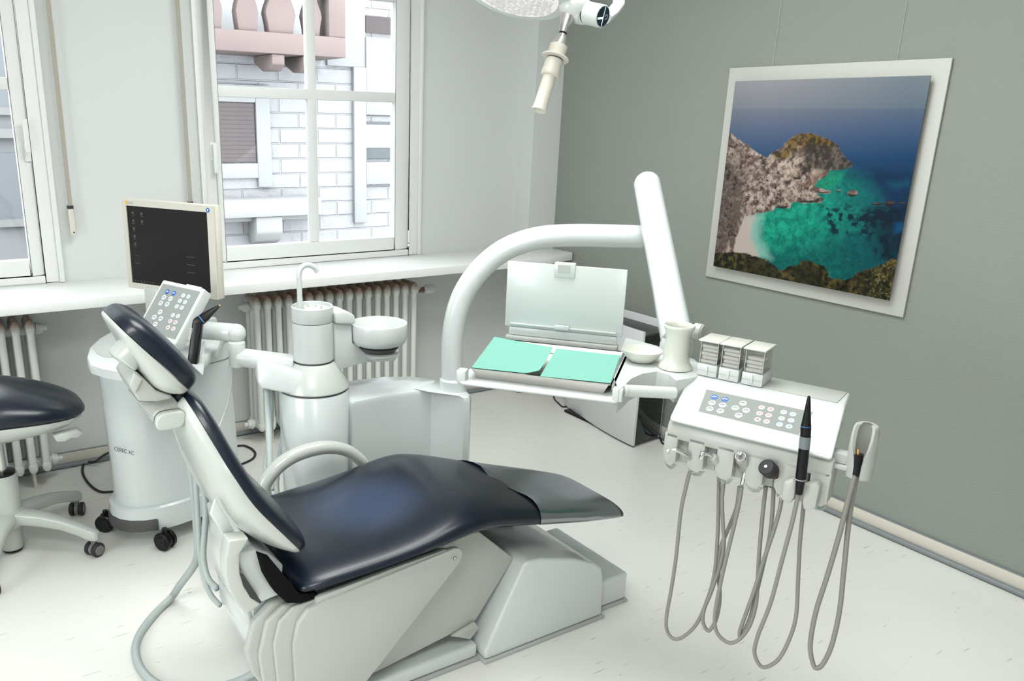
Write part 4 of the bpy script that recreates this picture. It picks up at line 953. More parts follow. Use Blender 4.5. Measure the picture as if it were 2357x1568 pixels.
def button(Mx, x, y, r, kind, parent, up=-1):
    """kind: b blue chair, c chair, r red, t teal, ts teal filled, rd red pie"""
    zb = .0013
    mb = MB(Mx); mb.lathe((x, y, zb), [(r, 0), (r*.96, .0006), (0, .0007)], (0, 0, 1), 24)
    mb.cur = 1; z = zb+.0009; w = r*.17
    if kind in 'bc':
        g = [(a, y+(b-y)*(-up)) for a, b in chairglyph(x, y-up*r*.05, r)]; strip(mb, g, w, z)
        mb.lathe((x, y+up*r*.35, z), [(r*.13, 0), (r*.13, .0002)], (0, 0, 1), 8)
    elif kind == 'r':
        n = 10; strip(mb, [(x+.42*r*math.cos(2*math.pi*i/n), y+.42*r*math.sin(2*math.pi*i/n)) for i in range(n+1)], w*.7, z); strip(mb, [(x-.12*r, y), (x+.12*r, y)], w, z)
    elif kind == 'T':
        strip(mb, [(x-.4*r, y+up*.35*r), (x, y), (x+.4*r, y+up*.3*r)], w*.8, z); strip(mb, [(x, y), (x-.05*r, y-up*.45*r)], w*.8, z)
    elif kind == 't':
        n = 4; strip(mb, [(x+.42*r*math.cos(2*math.pi*i/n+.8), y+.42*r*math.sin(2*math.pi*i/n+.8)) for i in range(n+1)], w*.7, z)
    elif kind in ('F', 'P'):
        mb.lathe((x+.05*r, y, z), [(r*.36, 0), (r*.36, .0002)], (0, 0, 1), 12)
    ms = {'b': ('blue', 'inkw'), 'c': ('btn', 'ink'), 'r': ('btn', 'inkr'), 'T': ('btn', 'inkr'), 't': ('btn', 'inkt'), 'F': ('btn', 'inkt'), 'P': ('btn', 'inkr')}[kind]
    return mb.build('button', [M[ms[0]], M[ms[1]]], parent, smooth=False)
# positions measured from the photograph in the panel's own plane
def inpanel(u, v):
    D = Vector(ray(u, v)); t = (c_tl-Vector((0, 0, CAMZ))).dot(kn)/D.dot(kn); p = Vector((0, 0, CAMZ))+D*t-c_tl
    return p.dot(kx), p.dot(kyv)
def z3(x, y): return 200+x/4.126, 620+y/4.126
for (x, y, k) in ((766, 215, 'b'), (826, 230, 'b'), (733, 268, 'c'), (796, 282, 'c'), (703, 322, 'c'), (765, 334, 'c'), (697, 407, 'c'), (641, 457, 'c'), (703, 470, 'c'), (651, 523, 'c'),
                  (917, 250, 't'), (966, 262, 't'), (885, 302, 't'), (935, 314, 't'), (855, 355, 't'), (904, 367, 'F'), (819, 437, 'T'), (867, 447, 'T'), (793, 494, 'r'), (843, 506, 'r'), (772, 555, 'P'), (823, 567, 'r')):
    a, b = inpanel(*z3(x, y)); button(KM, a, b, .0098 if k in 'bc' else .0085, k, ae, up=-1)
a, b = inpanel(*z3(568, 524)); o_ = c_tl+kx*a+kyv*b+kn*.0014
text_mb('N', .011, o_, kx, -kyv, .0002).build('panel_monogram', 'ink', ae, smooth=False)
# suction hoses of the assistant element
def hose(nm, label, pts, r, m_='hosel', ribs=None, group=None, sub=6):
    mb = MB().tube(pts, r, n=12, sub=sub if not ribs else ribs, ring=.9 if ribs else None)
    return single(mb, nm, m_, label, 'hose', group, sharp=180)
g1 = 'hoses hanging under the assistant holder'
hose('suction_hose', 'pale smooth hose hanging from the holder, passing in front of the grey one', [at(614, 895, d=2.93), at(617, 960, d=2.93), at(619, 1010, d=2.91), at(622, 1080, d=2.88), at(624, 1130, d=2.86)], .0115, group=g1)
hose('suction_hose', 'pale ribbed hose hanging from the holder, crossing behind the smooth one', [at(624, 895, d=2.97), at(622, 980, d=2.99), at(614, 1060, d=2.97), at(609, 1125, d=2.95), at(612, 1160, d=2.93)], .0115, 'hosel', group=g1)
hose('suction_hose', 'pale hose between the round column and the radiator foot, close beside the column', [at(662, 900, d=3.12), at(652, 1000, d=3.12), at(643, 1060, d=3.1), at(636, 1110, d=3.08), at(640, 1150, d=3.05)], .011, group=g1)
g2 = 'hoses hanging behind the backrest'
hose('suction_hose', 'thick ribbed suction hose falling behind the backrest and looping over the floor', [at(430, 1000, y=2.42), at(436, 1060, y=2.42), at(446, 1130, y=2.42), at(452, 1200, y=2.45), at(456, 1262, y=2.48), at(448, 1300, y=2.52), Vector((.60, 2.62, .08)), at(395, 1375, z=.022), at(355, 1415, z=.014), at(322, 1460, z=.014), at(312, 1500, z=.014), at(328, 1545, z=.014), Vector((.43, 2.20, .014)), Vector((.52, 2.13, .014)), Vector((.60, 2.105, .015)), at(575, 1556, z=.03), at(600, 1530, z=.09), Vector((.66, 2.06, .20))], .0135, 'hosel', ribs=34, group=g2)
hose('suction_hose', 'smooth pale hose behind the backrest, second from the cart', [at(441, 1020, y=2.36), at(450, 1100, y=2.36), at(456, 1200, y=2.36), at(461, 1280, y=2.36), at(470, 1335, y=2.34), at(487, 1372, y=2.28), at(506, 1393, y=2.22)], .0085, group=g2)
hose('suction_hose', 'ribbed pale hose behind the backrest, nearest the lower back cover', [at(449, 1050, y=2.30), at(466, 1110, y=2.31), at(474, 1160, y=2.32), at(472, 1215, y=2.33), at(468, 1280, y=2.33), at(478, 1330, y=2.30), at(500, 1355, y=2.24)], .0105, ribs=16, group=g2)
tl = thing('hose_rest_tube', (0, 0, 0), 'thin white cable hanging from the arm beside the cart', 'cable') if False else None
single(MB().tube([at(534, 842, d=2.98), at(533, 880, d=3.0), at(524, 930, d=3.02), at(512, 965, d=3.03), at(500, 990, d=3.0)], .0035, n=8), 'scanner_cable', 'white', 'thin white cable hanging in front of the cart side below the elbow', 'cable')

# ================================================================== INSTRUMENT CONSOLE
dc = thing('instrument_console', (1.85, 1.45, .76), 'white console with slanted keypad and six instruments, carried on a thick swing arm', 'dental console')
Lc = []
# main moulding: profile in (y, z), constant along local x, slightly flared to the front
prof = [(.255, .945), (.255, .996), (.250, 1.0), (.130, 1.0), (.124, .9985), (-.026, .9255), (-.037, .9195), (-.041, .914), (-.038, .909), (-.028, .907), (.03, .907), (.10, .935)]
def flare(x0, x1, prof, xa=0., xb=0.):
    R = []
    for t in (0, .012, 1-.012, 1):
        ring = []
        for y, z in prof:
            k = (.25-y)/.30; L0 = x0-xa*(1-k)*1.0; R0 = x1+xb*k
            e = 1 if t in (0, 1) else 0
            yy = .1+(y-.1)*(1-.02*e); zz = .95+(z-.95)*(1-.08*e)
            ring.append(FA.w(L0+(R0-L0)*t, yy, zz))
        R.append(ring)
    return MB().loft(R)
flare(-.195, .180, prof, .035, .034).build('console_body', 'white', dc, bevel=.002, sharp=30)
MB(FA).box(-.20, .172, .136, .246, 1.0002, 1.0022).build('rear_shelf', 'lgrey', dc, bevel=.0008)
# keypad foil on the slant
sl_m = .487; ang = math.atan(sl_m)
O = FA.w(0, .128, 1.0); sx = Vector(FA.x); sy = Vector((FA.y[0]*math.cos(ang), FA.y[1]*math.cos(ang), math.sin(ang))); sn = sx.cross(sy)
if sn.z < 0: sn = -sn
O = O+sn*.0005
SM = Matrix(((sx.x, sy.x, sn.x, O.x), (sx.y, sy.y, sn.y, O.y), (sx.z, sy.z, sn.z, O.z), (0, 0, 0, 1)))
def onslant(u, v):
    D = Vector(ray(u, v)); t = (O-Vector((0, 0, CAMZ))).dot(sn)/D.dot(sn); p = Vector((0, 0, CAMZ))+D*t-O
    return p.dot(sx), p.dot(sy)
k4 = [onslant(*p) for p in ((1626.5, 897.5), (1870, 949.6), (1838, 1001.6), (1608, 947))]
MB(SM).prism(k4, .0002, .0012, 'z').build('keypad_foil', 'keypad', dc, smooth=False)
k4b = [(x+(.003 if i in (1, 2) else -.0022), y+(.0016 if i < 2 else -.0016)) for i, (x, y) in enumerate(k4)]
MB(SM).prism(k4b, .0, .0006, 'z').build('keypad_border', 'grey', dc, smooth=False)
def z6(x, y): return 1580+x/5.2275, 740+y/5.2275
for (x, y, k) in ((335, 915, 'b'), (462, 943, 'b'), (307, 984, 'c'), (435, 1012, 'c'), (281, 1056, 'c'), (409, 1083, 'c'), (682, 990, 'c'), (588, 1046, 'c'), (718, 1075, 'c'), (628, 1135, 'c'),
                  (905, 1041, 'T'), (1014, 1063, 'r'), (880, 1111, 'r'), (989, 1136, 'r'), (856, 1186, 'P'), (964, 1210, 'r'), (1170, 1098, 't'), (1281, 1122, 't'), (1145, 1172, 't'), (1259, 1196, 't'), (1121, 1245, 't'), (1235, 1270, 'F')):
    a, b = onslant(*z6(x, y)); button(SM, a, b, .0098 if k in 'bc' else .0083, k, dc, up=1)
a, b = onslant(1673.5, 935.6); MB(SM).lathe((a, b, .0013), [(.0011, 0), (.0011, .0003)], (0, 0, 1), 8).build('status_led', 'inkw', dc)
# left slab with handle opening, carrying tray, bowl and cup
sp_ = [(1640, 845), (1612, 839), (1597, 826), (1510, 795), (1440, 777), (1429, 806), (1412, 868), (1424, 897), (1436, 888), (1452, 872), (1478, 860), (1512, 855), (1540, 862), (1556, 876), (1600, 868)]
sp2 = [at(u, v, z=1.0) for u, v in sp_]
MB().loft([[Vector((p.x, p.y, .935)) for p in sp2], [Vector((p.x, p.y, .9955)) for p in sp2], [Vector((p.x*.998+1.75*.002, p.y*.998+1.45*.002, .9995)) for p in sp2]]).build('side_shelf', 'white', dc, bevel=0)
g0, g1_ = at(1436, 899, z=.985), at(1552, 905, z=.970)
hd = g1_-g0
MB().tube([g0, g0+hd*.5, g1_], .0165, n=24).build('grab_handle', 'white', dc)
MB().tube([g0+hd*.055, g0+hd*.06], .0168, n=24, smooth=False).build('handle_seam', 'lgrey', dc)
MB().tube([g0-hd*.02, g0+hd*.045], .0172, n=24, smooth=False).build('handle_end', 'white', dc, bevel=.003)
# tray carrier
MB(FB).prism([(-.235, -.215), (-.215, -.228), (.215, -.222), (.232, -.200), (.235, .0), (.205, .17), (-.225, .18), (-.235, .17)], .957, .9685, 'z').build('tray_carrier', 'white', dc, bevel=.006, seg=3)
for sx_ in (-.222, .216): MB(FB).box(sx_-.014, sx_+.014, -.222, -.185, .962, .998).build('tray_corner', 'white', dc, bevel=.005)
# instrument front: back plate and fingers
MB(FA).prism([(.045, .9065), (-.014, .9065), (-.024, .895), (-.028, .875), (-.028, .858), (.02, .850), (.045, .84)], -.206, .216, 'x').build('instrument_front', 'lgrey', dc, bevel=.004)
MB(FA).box(-.200, .210, .025, .045, .79, .842).build('slot_back', 'grey', dc)
fing = [(-.210, -.172, .80), (-.142, -.096, .80), (-.064, -.018, .80), (.014, .060, .80), (.088, .142, .80), (.170, .217, .80)]
for x0, x1, zb in fing:
    MB(FA).prism([(x0, .872), (x0, .800), (x0+.010, .782), (x1-.012, .778), (x1, .792), (x1, .872)], -.028, .030).build('slot_divider', 'lgrey', dc, bevel=.003, seg=2)
    MB(FA).prism([(x0+.004, .7815), (x0+.012, .770), (x0+.024, .764), (x1-.006, .768), (x1-.002, .788), (x1-.012, .7775)], -.022, .022).build('divider_tip', 'acryl', dc, bevel=.002)
# arc-shaped recess faces
for xc in (-.157, -.080, -.002, .073):
    MB(FA).prism([(xc-.019, .80), (xc-.019, .838), (xc-.012, .850), (xc+.010, .852), (xc+.019, .842), (xc+.019, .80)], -.0335, .0249).build('slot_recess', 'grey', dc, bevel=.002) if False else None
for x0, x1 in ((-.172, -.142), (-.096, -.064), (-.018, .014), (.060, .088), (.142, .170)):
    MB(FA).prism([(x0-.004, .0), (x1-.010, .004), (x1-.009, .028), (x0-.004, .028)], .783, .853, 'z').build('slot_floor', 'lgrey', dc, bevel=.002)
# rail to the end cradle
MB(FA).box(.200, .250, .0, .035, .892, .918).build('side_rail', 'grey', dc, bevel=.003)
MB(FA).box(.196, .245, -.01, .03, .880, .8915).build('side_rail', 'lgrey', dc, bevel=.003)
# end cradle: open half-pipe
def cradle():
    R = []
    for z, w, dpt, op in ((.868, .030, .028, .50), (.90, .031, .031, .5), (.925, .031, .034, .75), (.945, .031, .035, 1.15), (.97, .030, .034, 1.45), (.992, .028, .031, 1.6), (1.000, .025, .027, 1.7), (1.003, .020, .022, 1.75)):
        ring = []; n = 22; a0 = math.radians(-90)+op*.55; a1 = math.radians(270)-op*.55
        for i in range(n): a = a0+(a1-a0)*i/(n-1); ring.append(FA.w(.268+w*math.cos(a), .01+dpt*math.sin(a), z))
        for i in range(n): a = a1+(a0-a1)*i/(n-1); ring.append(FA.w(.268+(w-.0085)*math.cos(a), .01+(dpt-.0085)*math.sin(a), z))
        R.append(ring)
    return MB().loft(R)
cradle().build('end_cradle', 'lgrey', dc, sharp=50)
# clamp that carries the black camera wand
MB(FA).prism([(.118, .832), (.118, .786), (.126, .778), (.142, .779), (.148, .80), (.146, .835), (.136, .842)], -.058, -.0285).build('camera_clamp', 'lgrey', dc, bevel=.004)
MB(FA).prism([(.166, .838), (.168, .79), (.174, .772), (.190, .774), (.199, .785), (.201, .842), (.190, .850)], -.058, -.0285).build('camera_clamp', 'lgrey', dc, bevel=.004)
MB(FA).box(.140, .172, -.040, -.0285, .785, .835).build('clamp_back', 'lgrey', dc)
# x-ray viewer behind the tray
VT = [(.192, 1.035), (.196, 1.05), (.203, 1.244)]
MB(FB).box(-.204, .173, .196, .208, 1.036, 1.248).build('film_viewer', 'white', dc, bevel=.003)
MB(FB).box(-.185, .155, .188, .1955, 1.044, 1.051).build('viewer_ledge', 'white', dc, bevel=.002)
MB(FB).box(-.038, .008, .182, .190, 1.043, 1.058).build('ledge_clip', 'white', dc, bevel=.002)
vc = MB(FB).box(-.052, .014, .190, .214, 1.210, 1.256).build('viewer_clip', 'white', dc, bevel=.003)
MB(FB).box(-.040, -.002, .188, .1899, 1.226, 1.250).build('clip_button', 'lgrey', vc)
MB(FB).box(-.190, .158, .198, .215, 1.008, 1.035).build('viewer_hinge', 'white', dc, bevel=.003)
MB(FB).box(-.198, .163, .185, .22, .983, 1.0075).build('viewer_base', 'lgrey', dc, bevel=.003)
# swing arm
sa, sb_ = Vector((2.283, 2.195, 1.462)), Vector((1.925, 1.668, 1.045))
MB().tube([sa, sa.lerp(sb_, .5), sb_], .0485, n=36).build('swing_arm', 'white2', dc, sharp=60)
MB().sphere(sa, .0485, n=32).build('swing_arm_end', 'white2', dc)
MB().box(2.225, 2.262, 2.12, 2.16, 1.3255, 1.42).build('swing_joint', 'white2', dc, bevel=.01)
MB().lathe(sb_+Vector((0, 0, -.046)), [(.05, 0), (.05, .03), (.045, .05)], (0, 0, 1)).build('swing_socket', 'white', dc)
ka = at(1603, 762, d=2.45); kdv = Vector((FA.x[0], FA.x[1], 0))
kn_ = MB().lathe(ka-kdv*.035, [(.010, 0), (.010, .022), (.020, .024), (.024, .03), (.024, .05), (.018, .056), (.0, .058)], kdv, 24).build('arm_knob', 'lgrey', dc)
MB().lathe(ka-kdv*.0125, [(.022, 0), (.022, .002)], kdv, 24).build('knob_seam', 'black', kn_)

# ------------------------------------------------------------------ tray and papers
tr = thing('instrument_tray', tuple(FB.w(0, 0, .970)), 'shallow stainless steel tray on the white tray carrier', 'tray')
def trayring(z, g): return [FB.w(x, y, z) for x, y in ((-.197-g, -.190-g), (.186+g, -.190-g), (.186+g, .158+g), (-.197-g, .158+g))]
MB().loft([trayring(.9695, -.012), trayring(.999, .002), trayring(1.0, .004), trayring(.9985, .0005), trayring(.9715, -.014)]).build('tray_pan', 'tray', tr)
MB(FB).box(-.205, -.19, -.185, .15, .9985, 1.0005).build('tray_rim', 'steel', tr) if False else None
rm = MB(FB)
for a in ((-.204, .193, -.197, -.1905), (-.204, .193, .1585, .165), (-.204, -.1975, -.1905, .1585), (.1865, .193, -.1905, .1585)): rm.box(*a, .9995, 1.0018)
rm.build('tray_rim', 'steel', tr)
MB(FB).box(.196, .203, -.185, .15, .984, .9995).build('tray_edge_strip', 'steel', tr)
def paper(nm, label, px, curl=None):
    P = [FB.lz(u, v, 1.0035) for u, v in px]; n = 14; vs = []; fs = []
    for j in range(n+1):
        for i in range(n+1):
            a = P[0].lerp(P[1], i/n); b = P[3].lerp(P[2], i/n); p = a.lerp(b, j/n)
            z = 1.0032
            if curl: z += curl(i/n, j/n)
            vs.append((p.x, p.y, z))
    for j in range(n):
        for i in range(n): k = j*(n+1)+i; fs.append((k, k+1, k+n+2, k+n+1))
    mb = MB(FB).add(vs, fs); mb.add([(x, y, z-.0009) for x, y, z in vs], [tuple(reversed(f)) for f in fs]); 
    for k in range(len(fs), 2*len(fs)): mb.mi[k] = 1
    return single(mb, nm, ['mint', 'mintd'], label, 'paper', 'mint green tray papers')
pl_ = [(1138, 775), (1273, 800), (1241, 862), (1085, 846)]
paper('tray_paper', 'mint green paper sheet covering the left half of the tray, its corner lifted', pl_, lambda a, b: .012*max(0, (a-.82)/.18)*max(0, (b-.55)/.45)+.004*max(0, a-.9))
paper('tray_paper', 'mint green paper sheet covering the right half of the tray', [(1281, 802), (1428, 818), (1405, 882), (1243, 866)])

# ------------------------------------------------------------------ bowl, cup, dispensers
bwc = FB.w(.248, .075, 1.0)
single(MB().lathe((bwc.x, bwc.y, 1.0005), [(.028, 0), (.034, .002), (.050, .016), (.058, .032), (.0595, .036), (.0575, .0362), (.048, .018), (.030, .006), (0, .005)], n=48), 'mixing_bowl', 'ivory', 'shallow translucent white bowl between the tray and the cup', 'bowl', sharp=60)
cpc = FB.w(.347, .045, 1.0)
cup = MB().lathe((cpc.x, cpc.y, 1.0005), [(.036, 0), (.0485, .001), (.0485, .005), (.044, .012), (.038, .022), (.0355, .04), (.0355, .09), (.037, .108), (.043, .120), (.0435, .127), (.0415, .129), (.037, .124), (.0335, .108), (.033, .01), (0, .008)], n=48)
cp_ = single(cup, 'drinking_cup', 'ivory', 'translucent ivory plastic beaker with flared foot standing in front of the swing arm', 'cup', sharp=60)
def dispenser(x0, label, first=None):
    w, z0 = .055, 1.0023; y0, y1 = .128, .205
    c = FA.w(x0+w/2, (y0+y1)/2, z0)
    r = thing('cotton_roll_dispenser', tuple(c), label, 'dispenser', 'cotton roll dispensers on the console shelf')
    b = MB(FA).box(x0, x0+w, y0, y1+.012, z0, z0+.034).build('drawer_base', 'white', r, bevel=.0015)
    MB(FA).box(x0+w/2-.003, x0+w/2+.003, y0-.004, y0-.0001, z0+.005, z0+.030).build('drawer_pull', 'white', b, bevel=.001)
    MB(FA).box(x0+.001, x0+w-.001, y0-.0015, y0-.0001, z0+.0155, z0+.0165).build('drawer_seam', 'grey', b)
    bx = MB(FA); t = .0018; zz0, zz1 = z0+.0341, z0+.099; a, b_ = x0+.003, x0+w-.003
    bx.box(a, b_, y0+.003, y0+.003+t, zz0, zz1); bx.box(a, b_, y1-t, y1, zz0, zz1); bx.box(a, a+t, y0+.003+t, y1-t, zz0, zz1); bx.box(b_-t, b_, y0+.003+t, y1-t, zz0, zz1)
    bx.build('clear_box', 'acryl', r, smooth=False)
    ed = MB(FA).box(a-.0004, a+.0012, y0+.0022, y0+.0029, zz0, zz1).build('box_edge', 'grey', r)
    ed = MB(FA).box(b_-.0012, b_+.0004, y0+.0022, y0+.0029, zz0, zz1).build('box_edge', 'grey', r)
    lid = MB(FA).prism([(x0-.003, y0-.006), (x0+w+.001, y0-.006), (x0+w+.001, y1+.012), (x0-.003, y1+.012)], zz1+.0002, zz1+.0045, 'z').build('lid', 'ivory', r, bevel=.001)
    return r
def cotton(c_, L, az, label, proto=[None]):
    if proto[0] is None:
        mb = MB().lathe((-L/2, 0, 0), [(.001, -.0006), (.0040, 0), (.0052, .0015), (.0054, L*.3), (.0051, L*.6), (.0053, L-.0015), (.0040, L), (.001, L+.0006)], (1, 0, 0), 14)
        proto[0] = mb.build('cotton_roll', 'cotton'); o = proto[0]
    else: o = proto[0].copy(); COL.objects.link(o)
    o.location = c_; o.rotation_euler = (0, 0, az); tag(o, label, 'cotton roll', 'cotton rolls in the clear boxes'); return o
names = ['left', 'middle', 'right']
for k, x0 in enumerate((-.197, -.1365, -.0725)):
    dispenser(x0, ('clear swab dispenser box with white lid, left one next to the cup', 'clear swab dispenser box with white lid, middle of the three', 'clear swab dispenser box with white lid, right one nearest the keypad')[k])
    nr = (5, 5, 4)[k]
    for j in range(nr):
        for i in range(3):
            p = FA.w(x0+.0275+(.001 if j % 2 else -.001), .1395+.0125*i+(.003 if j % 2 else 0), 1.0023+.0341+.0058+.0109*j)
            cotton(p, .044, math.atan2(FA.x[1], FA.x[0])+random.uniform(-.015, .015), 'white cotton roll stacked inside the %s clear dispenser box' % names[k])

# ------------------------------------------------------------------ instruments and their hoses
def hosepts(px, ya, yb):
    n = len(px); out = []
    for i, (u, v) in enumerate(px):
        y = ya+(yb-ya)*(i/(n-1)); l = FA.ly(u, v, y); out.append(FA.w(l.x, l.y, l.z))
    return out
def A(u, v, y): l = FA.ly(u, v, y); return FA.w(l.x, l.y, l.z)
HR = .0053
def inst(name, label, cat, anchor): return thing(name, tuple(anchor), label, cat, None)
# 1 air-water syringe
i1 = inst('air_water_syringe', 'bent polished steel syringe nozzle in the leftmost console slot, hose looping below', 'dental instrument', A(1600, 1060, 0))
MB().tube([A(1606, 1062, .005), A(1592, 1056, -.02), A(1575, 1044, -.045), A(1558, 1037, -.06), A(1547, 1037, -.066)], lambda t: .0085-.0035*t, n=16).build('nozzle', 'steel', i1)
e1 = A(1541, 1038, -.068); MB().lathe(e1, [(.0065, 0), (.0075, .003), (.0065, .008)], (A(1534, 1041, -.075)-A(1547, 1037, -.066)), 20).build('nozzle_tip', 'chrome', i1)
MB().tube([A(1606, 1064, .006), A(1592, 1082, .0)], lambda t: .0075-.002*t, n=14, smooth=False).build('handle', 'steel', i1)
H1 = [(1592, 1082), (1586, 1092), (1577, 1130), (1567, 1179), (1556, 1283), (1545, 1357), (1534, 1420), (1536, 1454), (1554, 1472), (1580, 1461), (1606, 1432), (1629, 1379), (1644, 1324), (1650, 1260), (1653, 1200), (1654, 1150), (1655, 1100)]
MB().tube(hosepts(H1, -.0, .035), HR, n=10).build('hose', 'hose', i1)
# 2 clear scaler
i2 = inst('ultrasonic_scaler', 'small clear and chrome scaler head in the second console slot', 'dental instrument', A(1655, 1068, 0))
MB().tube([A(1660, 1072, .005), A(1650, 1062, -.02), A(1640, 1052, -.035)], lambda t: .0125-.002*t, n=18).build('body', 'lgrey', i2)
MB().tube([A(1640, 1052, -.035), A(1630, 1046, -.045), A(1620, 1046, -.052)], .0045, n=12).build('neck', 'chrome', i2)
MB().cyl(A(1619, 1040, -.055), A(1613, 1056, -.058), .0065).build('tip_cap', 'chrome', i2, bevel=.001)
MB().tube([A(1660, 1074, .006), A(1664, 1092, .0), A(1666, 1112, .0)], lambda t: .0075-.002*t, n=12).build('hose_joint', 'lgrey', i2)
H2 = [(1666, 1110), (1662, 1150), (1664, 1208), (1666, 1253), (1659, 1298), (1636, 1365), (1621, 1402), (1618, 1432), (1629, 1452), (1640, 1443), (1651, 1417), (1657, 1372), (1653, 1309), (1659, 1260), (1677, 1216), (1695, 1170), (1702, 1120)]
MB().tube(hosepts(H2, .0, .04), HR, n=10).build('hose', 'hose', i2)
# 3 turbine coupling
i3 = inst('turbine_coupling', 'dark chrome turbine coupling with open ring end in the third console slot', 'dental instrument', A(1712, 1075, 0))
a3, b3 = A(1716, 1085, .0), A(1704, 1050, -.045)
MB().lathe(a3, [(.005, 0), (.012, .012), (.0155, .030), (.0150, (b3-a3).length-.003), (.0125, (b3-a3).length)], b3-a3, 28).build('body', 'steel', i3)
MB().lathe(b3, [(.0120, 0), (.0120, .0006)], b3-a3, 24).build('face', 'mgrey', i3)
MB().lathe(b3, [(.0045, 0), (.0045, .012), (.0028, .0122), (.0028, .004)], b3-a3+Vector((0, 0, .012)), 16).build('connector', 'chrome', i3)
MB().tube([A(1716, 1085, 0), A(1712, 1098, .0), A(1706, 1125, .0)], lambda t: .0058-.0005*t, n=12).build('hose_joint', 'chrome', i3)
H3 = [(1707, 1122), (1700, 1165), (1686, 1225), (1668, 1300), (1655, 1360), (1645, 1420), (1651, 1458), (1677, 1480), (1703, 1471), (1726, 1439), (1740, 1391), (1744, 1335), (1747, 1280), (1752, 1220), (1758, 1160), (1763, 1120)]
MB().tube(hosepts(H3, -.012, .035), HR, n=10).build('hose', 'hose', i3)
# 4 motor with round black cap
i4 = inst('micromotor', 'black round-capped motor with red and orange rings in the fourth console slot', 'dental instrument', A(1780, 1090, 0))
a4, b4 = A(1796, 1103, .0), A(1763, 1074, -.062); ax4 = b4-a4; L4 = ax4.length
MB().lathe(a4, [(.009, 0), (.011, .004), (.012, L4*.55)], ax4, 24).build('body', 'black', i4)
for t, m_ in ((.10, 'gold'), (.26, 'red'), (.44, 'red')): MB().lathe(a4+ax4*t, [(.0122, 0), (.0124, .0008), (.0124, .0025), (.0122, .003)], ax4, 24).build('ring', m_, i4)
MB().lathe(a4+ax4*.55, [(.012, 0), (.0195, .004), (.0215, .009), (.0215, L4*.45-.004), (.0185, L4*.45), (.0, L4*.45+.001)], ax4, 32).build('cap', 'rubber', i4)
MB().lathe(b4+ax4.normalized()*.0011, [(.0042, 0), (.0042, .0006)], ax4, 16).build('cap_pin', 'white', i4)
MB().tube([a4, A(1796, 1118, 0), A(1798, 1128, 0), A(1799, 1150, 0)], lambda t: .0062-.0008*t, n=12).build('hose_joint', 'chrome', i4)
H4 = [(1799, 1148), (1793, 1180), (1778, 1231), (1755, 1298), (1737, 1357), (1718, 1410), (1704, 1450), (1703, 1466), (1712, 1455), (1728, 1418), (1745, 1350), (1757, 1300), (1770, 1245), (1777, 1190), (1780, 1140), (1782, 1110)]
MB().tube(hosepts(H4, .0, .04), HR, n=10).build('hose', 'hose', i4)
# 5 intraoral camera
i5 = inst('intraoral_camera', 'long black intraoral camera wand with pointed tip standing upright in the console clamp', 'dental camera', A(1845, 1130, -.05))
yy = -.075
cpts = [(1837, 1136), (1842, 1102), (1844, 1090), (1853, 1010), (1855, 992), (1857, 975), (1862, 912)]
b0, b1, b2, b3_, b4_ = A(1839, 1137, yy), A(1843, 1104, yy), A(1854, 1003, yy), A(1855, 982, yy), A(1862, 914, yy)
MB().tube([b0, b1], lambda t: .0085+.0025*t, n=18, smooth=False).build('hose_sleeve', 'black', i5)
MB().tube([b1, b1.lerp(b2, .018)], .0125, n=24, smooth=False).build('white_ring', 'white', i5)
MB().tube([b1.lerp(b2, .02), b1.lerp(b2, .5), b2], .0125, n=24).build('body', 'black', i5, sharp=60)
MB().tube([b1.lerp(b2, .72), b1.lerp(b2, .99)], .0128, n=24, smooth=False).build('display', 'sticker', i5)
MB().tube([b2, b2.lerp(b3_, .3), b3_], lambda t: .0118+.0004*t, n=24).build('collar', 'black', i5)
MB().tube([b3_, b3_.lerp(b4_, .02)], .0121, n=24, smooth=False).build('blue_ring', 'lblue', i5)
MB().tube([b3_.lerp(b4_, .021), b3_.lerp(b4_, .5), b4_], lambda t: .0120-.0088*t, n=20).build('tip', 'black', i5, sharp=60)
MB().sphere(b4_, .0032).build('tip_end', 'black', i5)
H5 = [(1839, 1136), (1834, 1155), (1822, 1208), (1800, 1290), (1774, 1387), (1744, 1465), (1737, 1506), (1755, 1536), (1789, 1521), (1815, 1476), (1832, 1420), (1837, 1335), (1841, 1253), (1847, 1190), (1851, 1150)]
MB().tube(hosepts(H5, -.07, .035), HR, n=10).build('hose', 'hose', i5)
# 6 suction tip in the end cradle
i6 = inst('saliva_ejector', 'black handpiece with short metal tip resting in the pale cradle at the right end', 'dental instrument', A(1972, 1070, 0))
c6 = [A(1969, 1094, -.008), A(1971, 1078, -.008), A(1974, 1045, -.006)]
MB().tube(c6, lambda t: .0085+.005*t, n=20).build('handle', 'black', i6)
MB().cyl(A(1974, 1050, -.006), A(1975, 1034, -.004), .0046).build('metal_tip', 'gold', i6)
H6 = [(1967, 1093), (1951, 1156), (1930, 1238), (1904, 1327), (1878, 1409), (1865, 1484), (1872, 1530), (1882, 1538), (1896, 1526), (1915, 1484), (1932, 1409), (1941, 1327), (1953, 1208), (1963, 1140), (1972, 1096)]
MB().tube(hosepts(H6, -.012, .012), .0062, n=10).build('hose', 'hose', i6)

